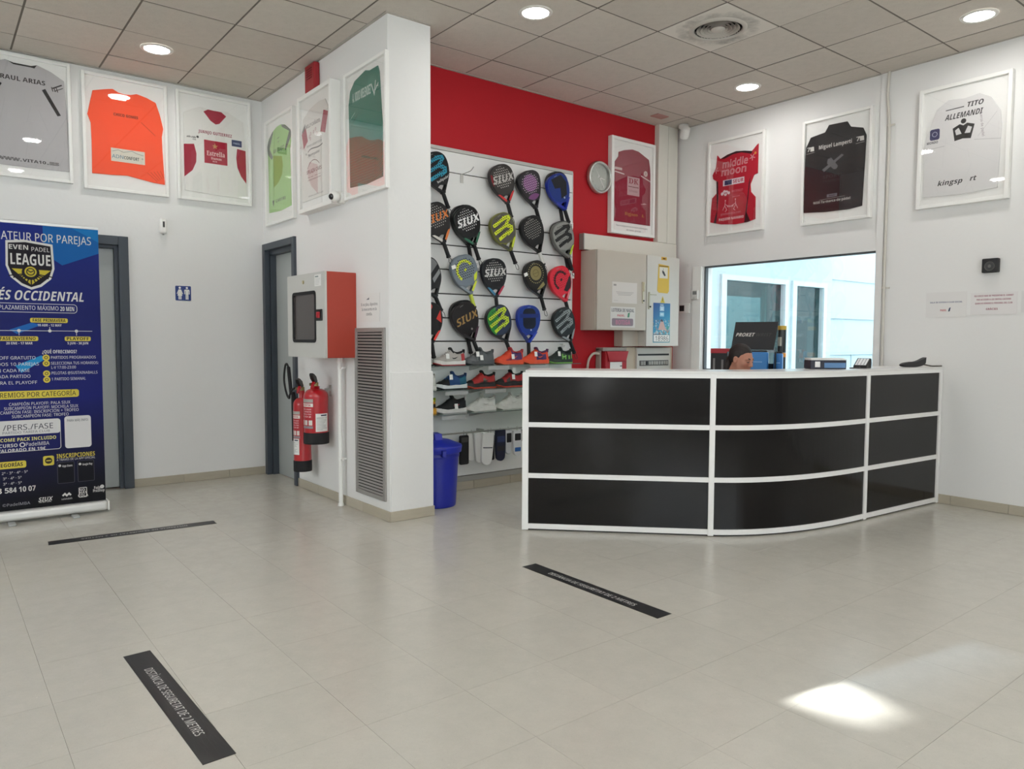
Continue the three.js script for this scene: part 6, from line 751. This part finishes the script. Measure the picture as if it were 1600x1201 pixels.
function sweep(i0, i1, o0, o1, y0, y1, trimA = 0, trimB = 0) { // solid between two offsets (outward +) and two heights, with flat facets
  const P3 = [], n = path; const rows = []; for (let i = i0; i <= i1; i++) { let [x, z] = n.pts[i]; const m = n.nrm[i]; const tx = m[1], tz = -m[0]; if (i === i0) { x += tx * trimA; z += tz * trimA; } if (i === i1) { x -= tx * trimB; z -= tz * trimB; } rows.push([[x + m[0] * o0, z + m[1] * o0], [x + m[0] * o1, z + m[1] * o1]]); }
  const q = (a, b, c, d) => P3.push(...a, ...b, ...c, ...a, ...c, ...d);
  for (let k = 0; k < rows.length - 1; k++) { const [a0, a1] = rows[k], [b0, b1] = rows[k + 1]; const v = (p, y) => [p[0], y, p[1]]; q(v(a1, y0), v(b1, y0), v(b1, y1), v(a1, y1)); q(v(b0, y0), v(a0, y0), v(a0, y1), v(b0, y1)); q(v(a1, y1), v(b1, y1), v(b0, y1), v(a0, y1)); q(v(a0, y0), v(b0, y0), v(b1, y0), v(a1, y0)); }
  const e = (r, f) => { const v = (p, y) => [p[0], y, p[1]]; f ? q(v(r[0], y0), v(r[1], y0), v(r[1], y1), v(r[0], y1)) : q(v(r[1], y0), v(r[0], y0), v(r[0], y1), v(r[1], y1)); }; e(rows[0], true); e(rows[rows.length - 1], false);
  const g = new THREE.BufferGeometry(); g.setAttribute('position', new THREE.Float32BufferAttribute(P3, 3)); g.setAttribute('uv', new THREE.Float32BufferAttribute(new Float32Array(P3.length / 3 * 2), 2)); g.computeVertexNormals(); return g;
}
{
  const t = thing('reception_counter', 'curved reception counter with nine dark glossy panels in a white frame', 'counter');
  const wm = std('#f0efec', { roughness: 0.28 }), pm = phys('#0f0d0e', { roughness: 0.12, specularIntensity: 0.7 }), secs = [[0, path.i1], [path.i1, path.i2], [path.i2, path.pts.length - 1]];
  const ys = [0.012, 0.046, 0.356, 0.388, 0.698, 0.73, 1.034, CH];
  for (const [a, b] of secs) { const A = 0.018, B = 0.018; for (let k = 0; k < 4; k++) part('rail', sweep(a, b, -0.03, 0.0, ys[2 * k], ys[2 * k + 1] - (k === 3 ? 0.012 : 0), A, B), wm, t); for (let k = 0; k < 3; k++) part('panel', sweep(a, b, -0.022, -0.009, ys[2 * k + 1], ys[2 * k + 2], A, B), pm, t); part('back_board', sweep(a, b, -0.045, -0.03, 0.02, 1.03), wm, t); }
  for (const i of [0, path.i1, path.i2, path.pts.length - 1]) { const [x, z] = path.pts[i], m = path.nrm[i], g = rbox(i === 0 ? 0.042 : 0.036, CH - 0.014, 0.034, 0.003); g.rotateY(Math.atan2(m[0], m[1])); const s = i === path.pts.length - 1 ? -0.02 : 0; part('post', g, wm, t).position.set(x - m[0] * 0.015 + s, (CH - 0.012) / 2 + 0.002, z - m[1] * 0.015); }
  const last = path.pts.length - 1;
  part('top', sweep(0, last, -0.36, 0.003, CH - 0.012, CH + 0.006), std('#e8e7e3', { roughness: 0.2 }), t);
  part('plinth', sweep(0, last, -0.05, -0.02, 0, 0.02), M.black, t);
  part('desk_top', sweep(0, last, -0.62, -0.046, 0.715, 0.74), std('#d9d6cf', { roughness: 0.4 }), t);
  const [ax, az] = path.pts[0], [nx, nz] = path.nrm[0]; const eg = rbox(0.03, CH - 0.02, 0.3, 0.002); eg.rotateY(Math.atan2(nx, nz)); part('end_panel', eg, wm, t).position.set(ax - nx * 0.19 + 0.012, (CH - 0.02) / 2 + 0.002, az - nz * 0.19 + 0.012); const ef = rbox(0.03, 0.71, 0.27, 0.002); ef.rotateY(Math.atan2(nx, nz)); part('end_panel', ef, wm, t).position.set(ax - nx * 0.477 + 0.012, 0.357, az - nz * 0.477 + 0.012);
  for (const i of [path.i1, path.i2]) { const [x, z] = path.pts[i], m = path.nrm[i]; const g = rbox(0.025, CH - 0.03, 0.33, 0.002); g.rotateY(Math.atan2(m[0], m[1])); part('bracket_panel', g, wm, t).position.set(x - m[0] * 0.21, (CH - 0.03) / 2 + 0.015, z - m[1] * 0.21); }
}
const CT = CH + 0.0065;
// things on the counter
{
  const t = thing('card_terminal_box', 'small dark and blue box with white sheets on top, on the counter', 'box', [5.05, CT, -2.81], -0.66);
  part('body', rbox(0.255, 0.062, 0.12, 0.004, 0, 0.032, 0), std('#1f2130', { roughness: 0.4 }), t); part('blue_front', rbox(0.15, 0.036, 0.003, 0.001, 0.045, 0.027, 0.061), std('#5f88b4', { roughness: 0.35 }), t); part('label', rbox(0.036, 0.04, 0.003, 0.001, -0.078, 0.034, 0.061), M.paper, t);
  part('paper_stack', [rbox(0.25, 0.008, 0.115, 0.001, 0.003, 0.0675, 0.002), rbox(0.24, 0.006, 0.11, 0.001, -0.004, 0.075, -0.004)], M.paper, t);
}
{
  const t = thing('card_reader', 'black and white card reader lying on the counter', 'card reader', [5.44, CT, -2.735], 0.2);
  const pr = extrude(shapeOf([[-0.06, 0.0], [0.06, 0.0], [0.066, 0.035], [0.058, 0.06], [0.04, 0.064], [-0.055, 0.014]]), 0.085, 0.004); pr.translate(0, 0.004, -0.0425); part('body', pr, M.black, t); const sc = rbox(0.098, 0.004, 0.076, 0.002); sc.rotateZ(0.485); sc.translate(-0.01, 0.0455, 0); part('screen', sc, std('#f2f4f6', { roughness: 0.25 }), t); for (let k = 0; k < 3; k++) { const s = rbox(0.09, 0.002, 0.004, 0.0005); s.rotateZ(0.485); s.translate(-0.011, 0.0475, -0.022 + k * 0.022); part('key_row', s, std('#8a8d92'), t); }
  part('cable', tube([[-0.065, 0.01, 0], [-0.1, 0.005, 0.01], [-0.16, 0.005, 0.0], [-0.2, 0.005, -0.03]], 0.004, 20, 6), M.black, t);
}
{
  const t = thing('barcode_scanner', 'dark handset lying at the right end of the counter', 'handset', [6.03, CT, -2.63], -0.55);
  const s = new THREE.Shape(); s.moveTo(-0.1, 0.012); s.bezierCurveTo(-0.09, 0.028, -0.04, 0.03, 0.0, 0.033); s.bezierCurveTo(0.04, 0.038, 0.06, 0.055, 0.088, 0.066); s.lineTo(0.084, 0.03); s.bezierCurveTo(0.07, 0.01, 0.03, 0.002, -0.02, 0.002); s.bezierCurveTo(-0.06, 0.002, -0.1, 0.002, -0.1, 0.012); const g = extrude(s, 0.04, 0.005); g.translate(0, 0.003, -0.02); part('body', g, std('#2b2a2c', { roughness: 0.6 }), t); part('button', rbox(0.02, 0.006, 0.02, 0.002, -0.03, 0.037, 0), M.black, t); part('strap', tube([[0.084, 0.02, 0.0], [0.14, 0.008, 0.01], [0.2, 0.007, 0.0], [0.25, 0.007, -0.02]], 0.006, 20, 6), std('#59544e', { roughness: 0.8 }), t);
}
// cabinet behind the counter with a display on it
{
  const t = thing('back_cabinet', 'low white cabinet below the window behind the counter', 'cabinet', [0, 0, 0]); part('carcass', rbox(0.42, 0.88, 1.7, 0.004, 6.05, 0.46, -4.05), M.whiteLacquer, t); part('top', rbox(0.45, 0.025, 1.74, 0.004, 6.04, 0.913, -4.05), M.whiteLacquer, t); for (let k = 0; k < 3; k++) { const d = part('door', rbox(0.018, 0.82, 0.55, 0.003, 5.83, 0.46, -4.61 + k * 0.56), M.whiteLacquer, t); part('handle', rbox(0.015, 0.1, 0.012, 0.003, 5.813, 0.6, -4.42 + k * 0.56), M.alu, d); }
  const z0 = 0.926; // top
  const d = thing('ball_display', 'black cardboard display with white lettering behind the receptionist', 'display stand', [5.9, z0, -3.97], W + 0.35);
  part('tray', [rbox(0.42, 0.03, 0.2, 0.004, 0, 0.015, 0), rbox(0.42, 0.13, 0.01, 0.002, 0, 0.08, -0.09), rbox(0.008, 0.24, 0.2, 0.002, -0.21, 0.13, 0), rbox(0.008, 0.24, 0.2, 0.002, 0.21, 0.13, 0)], M.black, d);
  const hd = planarUV(box(0.38, 0.255, 0.008), 0.38, 0.255); { const p = hd.attributes.position; for (let i = 0; i < p.count; i++) p.setX(i, p.getX(i) * (1 + 0.0 * p.getY(i)) + p.getY(i) * 0.12); } hd.rotateX(-0.12); hd.translate(0, 0.395, -0.02); part('header_board', hd, std('#ffffff', { map: canvasTex(380, 255, (c, w, h) => { bg(c, w, h, '#1b191b'); T(c, 'PROKET', w * 0.27, h * 0.46, 46, { fit: w * 0.44, color: '#d8d2cb', italic: 1 }); T(c, 'WRIST', w * 0.7, h * 0.46, 40, { fit: w * 0.36, color: '#3b3837', italic: 1 }); }), roughness: 0.5 }), d);
  const blue = std('#2f7fc4', { roughness: 0.35 }), pack = (label, x, y, z, w, h, m, ex) => { const q = thing('grip_pack', label, 'pack', [x, y, z], W + 0.35); part('pouch', rbox(w, h, 0.05, 0.012, 0, h / 2, 0), m, q); part('header', rbox(w * 0.9, 0.02, 0.02, 0.004, 0, h + 0.005, 0), ex || M.black, q); part('print', rbox(w * 0.5, 0.008, 0.003, 0.001, 0, h * 0.6, 0.026), std('#7fb0dc'), q); return q; };
  pack('wide blue pack in the black display', 5.88, z0 + 0.03, -3.915, 0.19, 0.22, blue); pack('narrow blue pack beside the wide one in the black display', 5.945, z0 + 0.03, -3.745, 0.075, 0.21, std('#2470b4', { roughness: 0.35 }));
  const r = thing('shoe_box', 'black box with a red top band left of the receptionist', 'box', [5.936, z0, -4.31], W + 0.3); part('body', rbox(0.21, 0.24, 0.16, 0.004, 0, 0.12, 0), std('#1b181a', { roughness: 0.5 }), r); part('red_band', rbox(0.212, 0.045, 0.162, 0.004, 0, 0.255, 0), std('#b3202c', { roughness: 0.45 }), r); for (const [x, h] of [[-0.07, 0.19], [0.01, 0.16]]) part('print', rbox(0.02, h * 0.8, 0.002, 0.0005, x, 0.11, 0.081), std('#8d8a88', { roughness: 0.5 }), r);
  for (let k = 0; k < 2; k++) { const q = thing('ball_can', k ? 'upper dark ball can with a yellow cap beside the display' : 'lower dark ball can with an orange cap beside the display', 'ball can', [6.08, z0 + k * 0.245, -3.80]); part('can', lathe([[0, 0], [0.036, 0], [0.037, 0.005], [0.037, 0.205], [0.034, 0.212], [0, 0.212]], 32), std('#1e2222', { roughness: 0.3 }), q); part('cap', lathe([[0.039, 0.205], [0.039, 0.238], [0.035, 0.243], [0, 0.243]], 32), std(k ? '#c9a53a' : '#d98a2c', { roughness: 0.4 }), q); part('logo', new THREE.CylinderGeometry(0.0375, 0.0375, 0.08, 16, 1, true, W - 0.7, 1.2).translate(0, 0.1, 0), std('#b9b7a8', { roughness: 0.4, side: THREE.DoubleSide }), q); }
}
// ---------------------------------------------------------------- the receptionist
{
  const smin = (a, b, k) => { const h = Math.max(k - Math.abs(a - b), 0) / k; return Math.min(a, b) - h * h * k * 0.25; };
  const capsule = (p, a, b, ra, rb) => { const bx = b[0] - a[0], by = b[1] - a[1], bz = b[2] - a[2], px = p[0] - a[0], py = p[1] - a[1], pz = p[2] - a[2], t = Math.max(0, Math.min(1, (px * bx + py * by + pz * bz) / (bx * bx + by * by + bz * bz))); return Math.hypot(px - bx * t, py - by * t, pz - bz * t) - (ra + (rb - ra) * t); };
  const ell = (p, c, r, tilt = 0) => { let x = p[0] - c[0], y = p[1] - c[1], z = p[2] - c[2]; if (tilt) { const cs = Math.cos(tilt), sn = Math.sin(tilt); [y, z] = [y * cs - z * sn, y * sn + z * cs]; } const k = Math.hypot(x / r[0], y / r[1], z / r[2]); return (k - 1) * Math.min(...r) * (k < 1 ? 1 : 1); };
  function field(sdf, lo, hi, cell) { // marching cubes over a box, one grid
    const size = Math.max(hi[0] - lo[0], hi[1] - lo[1], hi[2] - lo[2]), n = Math.min(150, Math.ceil(size / cell) + 3), mc = new MarchingCubes(n, new THREE.MeshBasicMaterial(), false, false, 400000), half = n / 2, s = size / (n - 3);
    const cx = (lo[0] + hi[0]) / 2, cy = (lo[1] + hi[1]) / 2, cz = (lo[2] + hi[2]) / 2;
    for (let k = 0; k < n; k++) for (let j = 0; j < n; j++) for (let i = 0; i < n; i++) { const p = [cx + (i - half) * s, cy + (j - half) * s, cz + (k - half) * s]; const out = p[0] < lo[0] - s || p[1] < lo[1] - s || p[2] < lo[2] - s || p[0] > hi[0] + s || p[1] > hi[1] + s || p[2] > hi[2] + s; mc.field[k * n * n + j * n + i] = out ? -0.1 : -sdf(p); }
    mc.isolation = 0; mc.update(); const c = mc.count, g0 = new THREE.BufferGeometry(); const a = new Float32Array(mc.positionArray.slice(0, c * 3)); for (let i = 0; i < c; i++) { a[3 * i] = cx + a[3 * i] * half * s; a[3 * i + 1] = cy + a[3 * i + 1] * half * s; a[3 * i + 2] = cz + a[3 * i + 2] * half * s; } g0.setAttribute('position', new THREE.BufferAttribute(a, 3)); const g = mergeVertices(g0, s * 0.02); g.computeVertexNormals(); return g;
  }
  const t = thing('person', 'person with dark hair tied back, seated behind the counter and looking down', 'person', [4.83, 0, -3.35], 0.03);
  // head in its own axes: eyes at y 0, face towards +z
  const HP = [0, 1.137, 0], tilt = 0.22, HS = 0.92, ct = Math.cos(tilt), st = Math.sin(tilt);
  const toHead = (p) => { const x = (p[0] - HP[0]) / HS, y = (p[1] - HP[1]) / HS, z = (p[2] - HP[2]) / HS; return [x, y * ct + z * st, -y * st + z * ct]; };
  const head = (q) => {
    const ax = Math.abs(q[0]), m = [ax, q[1], q[2]];
    let d = ell(q, [0, 0.03, -0.018], [0.074, 0.088, 0.094]); d = smin(d, ell(q, [0, -0.03, 0.022], [0.06, 0.08, 0.066]), 0.035); d = smin(d, ell(q, [0, -0.093, 0.05], [0.026, 0.02, 0.026]), 0.03); d = smin(d, ell(m, [0.042, -0.062, 0.022], [0.02, 0.03, 0.03]), 0.03); d = smin(d, ell(m, [0.04, -0.022, 0.056], [0.022, 0.018, 0.018]), 0.025);
    d = smin(d, ell(m, [0.028, 0.018, 0.072], [0.026, 0.009, 0.012]), 0.014);
    d = Math.max(d, -(ell(m, [0.031, 0.0, 0.088], [0.017, 0.011, 0.017]) + 0.001)); // eye hollows
    d = smin(d, capsule(q, [0, 0.012, 0.079], [0, -0.03, 0.102], 0.007, 0.0105), 0.012); d = smin(d, ell(m, [0.011, -0.034, 0.092], [0.008, 0.007, 0.009]), 0.008);
    d = smin(d, ell(q, [0, -0.061, 0.078], [0.021, 0.0055, 0.011]), 0.006); d = smin(d, ell(q, [0, -0.072, 0.0775], [0.018, 0.006, 0.010]), 0.006);
    d = smin(d, ell(m, [0.031, -0.001, 0.0745], [0.0135, 0.0095, 0.0105]), 0.004); // lids lowered over the eyes
    d = smin(d, ell(m, [0.077, -0.006, -0.012], [0.0065, 0.03, 0.017], 0.15), 0.008); d = Math.max(d, -(ell(m, [0.083, -0.002, -0.006], [0.005, 0.016, 0.009]))); return d;
  };
  const body = (p) => { let d = head(toHead(p)); const m = [Math.abs(p[0]), p[1], p[2]]; d = smin(d, capsule(p, [0, 1.06, -0.045], [0, 0.93, -0.105], 0.05, 0.056), 0.03); d = smin(d, capsule(m, [0, 0.91, -0.12], [0.15, 0.885, -0.12], 0.05, 0.05), 0.05); return d; };
  const torso = (p) => { const m = [Math.abs(p[0]), p[1], p[2]]; let d = ell(p, [0, 0.76, -0.14], [0.16, 0.2, 0.105]); d = smin(d, ell(p, [0, 0.56, -0.18], [0.165, 0.14, 0.13]), 0.1); d = smin(d, capsule(m, [0.05, 0.9, -0.12], [0.16, 0.875, -0.12], 0.05, 0.058), 0.06); d = smin(d, capsule(m, [0.165, 0.87, -0.115], [0.235, 0.76, -0.02], 0.052, 0.045), 0.04); d = smin(d, capsule(m, [0.235, 0.76, -0.02], [0.2, 0.775, 0.06], 0.045, 0.04), 0.02); d = Math.max(d, -capsule(p, [0, 1.1, -0.03], [0, 0.945, -0.105], 0.062, 0.064)); return d; };
  const arm = (p) => { const m = [Math.abs(p[0]), p[1], p[2]]; let d = capsule(m, [0.215, 0.768, 0.02], [0.12, 0.782, 0.16], 0.036, 0.025); d = smin(d, capsule(m, [0.12, 0.782, 0.16], [0.09, 0.776, 0.215], 0.026, 0.03), 0.02); return d; };
  const fingers = (p) => { const m = [Math.abs(p[0]), p[1], p[2]]; let d = ell(m, [0.093, 0.772, 0.205], [0.034, 0.014, 0.042]); d = smin(d, capsule(m, [0.12, 0.782, 0.16], [0.105, 0.777, 0.185], 0.024, 0.022), 0.02); const f = [[0.118, 0.24, 0.114, 0.27, 0.11, 0.29], [0.102, 0.248, 0.094, 0.282, 0.087, 0.306], [0.084, 0.248, 0.072, 0.281, 0.064, 0.303], [0.067, 0.238, 0.053, 0.264, 0.045, 0.28]]; for (const [x0, z0, x1, z1, x2, z2] of f) { d = smin(d, capsule(m, [x0, 0.774, z0 - 0.03], [x1, 0.776, z1], 0.0092, 0.0085), 0.006); d = smin(d, capsule(m, [x1, 0.776, z1], [x2, 0.758, z2], 0.0085, 0.0072), 0.004); } d = smin(d, capsule(m, [0.072, 0.77, 0.195], [0.045, 0.765, 0.225], 0.0115, 0.010), 0.008); d = smin(d, capsule(m, [0.045, 0.765, 0.225], [0.04, 0.756, 0.25], 0.010, 0.008), 0.005); return d; };
  const legs = (p) => { const m = [Math.abs(p[0]), p[1], p[2]]; let d = capsule(m, [0.09, 0.5, -0.16], [0.11, 0.52, 0.2], 0.085, 0.06); d = smin(d, capsule(m, [0.11, 0.5, 0.21], [0.115, 0.12, 0.2], 0.058, 0.04), 0.05); d = smin(d, ell(p, [0, 0.53, -0.18], [0.17, 0.09, 0.135]), 0.06); return d; };
  const skin = std('#b98069', { roughness: 0.6, vertexColors: true });
  const hg = field(body, [-0.22, 0.83, -0.2], [0.22, 1.26, 0.13], 0.0036), ag = field(arm, [-0.27, 0.72, -0.04], [0.27, 0.82, 0.25], 0.008), fg = field(fingers, [-0.14, 0.745, 0.14], [0.14, 0.81, 0.32], 0.0032);
  const paint = (g) => { const p = g.attributes.position, a = new Float32Array(p.count * 3); for (let i = 0; i < p.count; i++) { const q = toHead([p.getX(i), p.getY(i), p.getZ(i)]); let c = [1, 1, 1]; const x = Math.abs(q[0]); if (q[2] > 0.06 && Math.abs(q[1] + 0.067) < 0.011 && x < 0.022) c = [0.83, 0.5, 0.5]; else if (q[2] > 0.05 && Math.abs(q[1] + 0.0045) < 0.0022 && Math.abs(x - 0.031) < 0.014) c = [0.12, 0.09, 0.08]; else if (q[2] > 0.04 && Math.hypot((x - 0.04) / 0.022, (q[1] + 0.03) / 0.02) < 1) c = [1.0, 0.88, 0.86]; a.set(c, i * 3); } g.setAttribute('color', new THREE.BufferAttribute(a, 3)); g.deleteAttribute('uv'); return g; };
  const bodyMesh = new THREE.Mesh(mergeGeometries([paint(hg), paint(ag), paint(fg)]), skin); bodyMesh.name = 'body'; t.add(bodyMesh);
  const hairM = std('#1d1411', { roughness: 0.6 });
  const hair = (p) => { const q = toHead(p), ax = Math.abs(q[0]), m = [ax, q[1], q[2]]; let d = ell(q, [0, 0.033, -0.022], [0.0795, 0.0915, 0.099]); // cap
    const line = lerpTab([[-0.13, -0.085], [-0.075, -0.075], [-0.04, -0.05], [-0.022, 0.0], [0.005, 0.004], [0.02, 0.016], [0.04, 0.046], [0.058, 0.066], [0.08, 0.074], [0.12, 0.076]], q[2] + 0.12 * Math.max(0, -q[0])); d = Math.max(d, (line - q[1]) * 0.75); d = Math.max(d, -ell(m, [0.085, -0.012, -0.004], [0.03, 0.036, 0.022]));
    d = smin(d, ell(q, [0.01, -0.025, -0.105], [0.034, 0.036, 0.032]), 0.02); d = smin(d, capsule(q, [0.005, -0.035, -0.118], [-0.03, -0.13, -0.105], 0.028, 0.016), 0.015); d += 0.0006 * Math.sin(q[0] * 520 + q[1] * 160) + 0.0007 * Math.sin(q[0] * 210 - q[2] * 90); return d; };
  const hgeo = field(hair, [-0.11, 0.93, -0.21], [0.11, 1.27, 0.11], 0.0036); part('hair', hgeo, hairM, t);
  const fromHead = (q) => [q[0] * HS + HP[0], (q[1] * ct - q[2] * st) * HS + HP[1], (q[1] * st + q[2] * ct) * HS + HP[2]];
  for (const s of [-1, 1]) part('eyebrow', tube([[0.016, 0.0185, 0.0865], [0.03, 0.0235, 0.0835], [0.045, 0.0195, 0.072]].map(([x, y, z]) => fromHead([s * x, y, z])), 0.0042, 12, 6), hairM, t);
  for (const s of [-1, 1]) part('eyelashes', tube([[0.018, -0.003, 0.0815], [0.03, -0.0065, 0.0848], [0.044, -0.004, 0.075]].map(([x, y, z]) => fromHead([s * x, y, z])), 0.003, 12, 6), hairM, t);
  const top = field(torso, [-0.31, 0.42, -0.34], [0.31, 0.97, 0.12], 0.011); part('shirt', top, std('#23242a', { roughness: 0.85 }), t);
  part('trousers', field(legs, [-0.21, 0.07, -0.34], [0.21, 0.64, 0.3], 0.011), std('#22252d', { roughness: 0.85 }), t);
  const sh = (x) => { const g = mergeGeometries([protoShoe.children[0].geometry.clone(), ...[]]); g.rotateY(Math.PI / 2); g.scale(0.95, 0.95, 0.88); g.translate(x, 0.0, 0.245); return g; }; for (const x of [-0.115, 0.115]) part('shoe', (() => { const g = upperGeo.clone(); g.rotateY(Math.PI / 2); g.scale(1, 1, 0.88); g.translate(x, -0.004, 0.24); return g; })(), std('#e0dfdb', { roughness: 0.7 }), t);
  const c = thing('office_stool', 'dark stool under the seated person behind the counter', 'stool', [4.83, 0, -3.535]); part('seat', lathe([[0, 0.37], [0.18, 0.37], [0.19, 0.385], [0.185, 0.41], [0.15, 0.422], [0, 0.425]], 40), M.black, c); part('post', cyl(0.025, 0.025, 0.32, 0, 0.21, 0, 18), M.chrome, c); for (let k = 0; k < 5; k++) { const a = k * 1.2566 + 0.3, g = rbox(0.24, 0.025, 0.03, 0.006, 0.13, 0.07, 0); g.rotateY(a); part('leg', g, M.black, c); const w = cylZ(0.024, 0.024, 0.03, 0.24 * Math.cos(a), 0.025, -0.24 * Math.sin(a), 16); part('caster', [w, cyl(0.008, 0.008, 0.04, 0.24 * Math.cos(a), 0.055, -0.24 * Math.sin(a), 10)], M.black, c); }
}
// ---------------------------------------------------------------- finish
scene.traverse((o) => { if (o.isMesh) { o.castShadow = true; o.receiveShadow = true; } });
renderer.render(scene, camera);
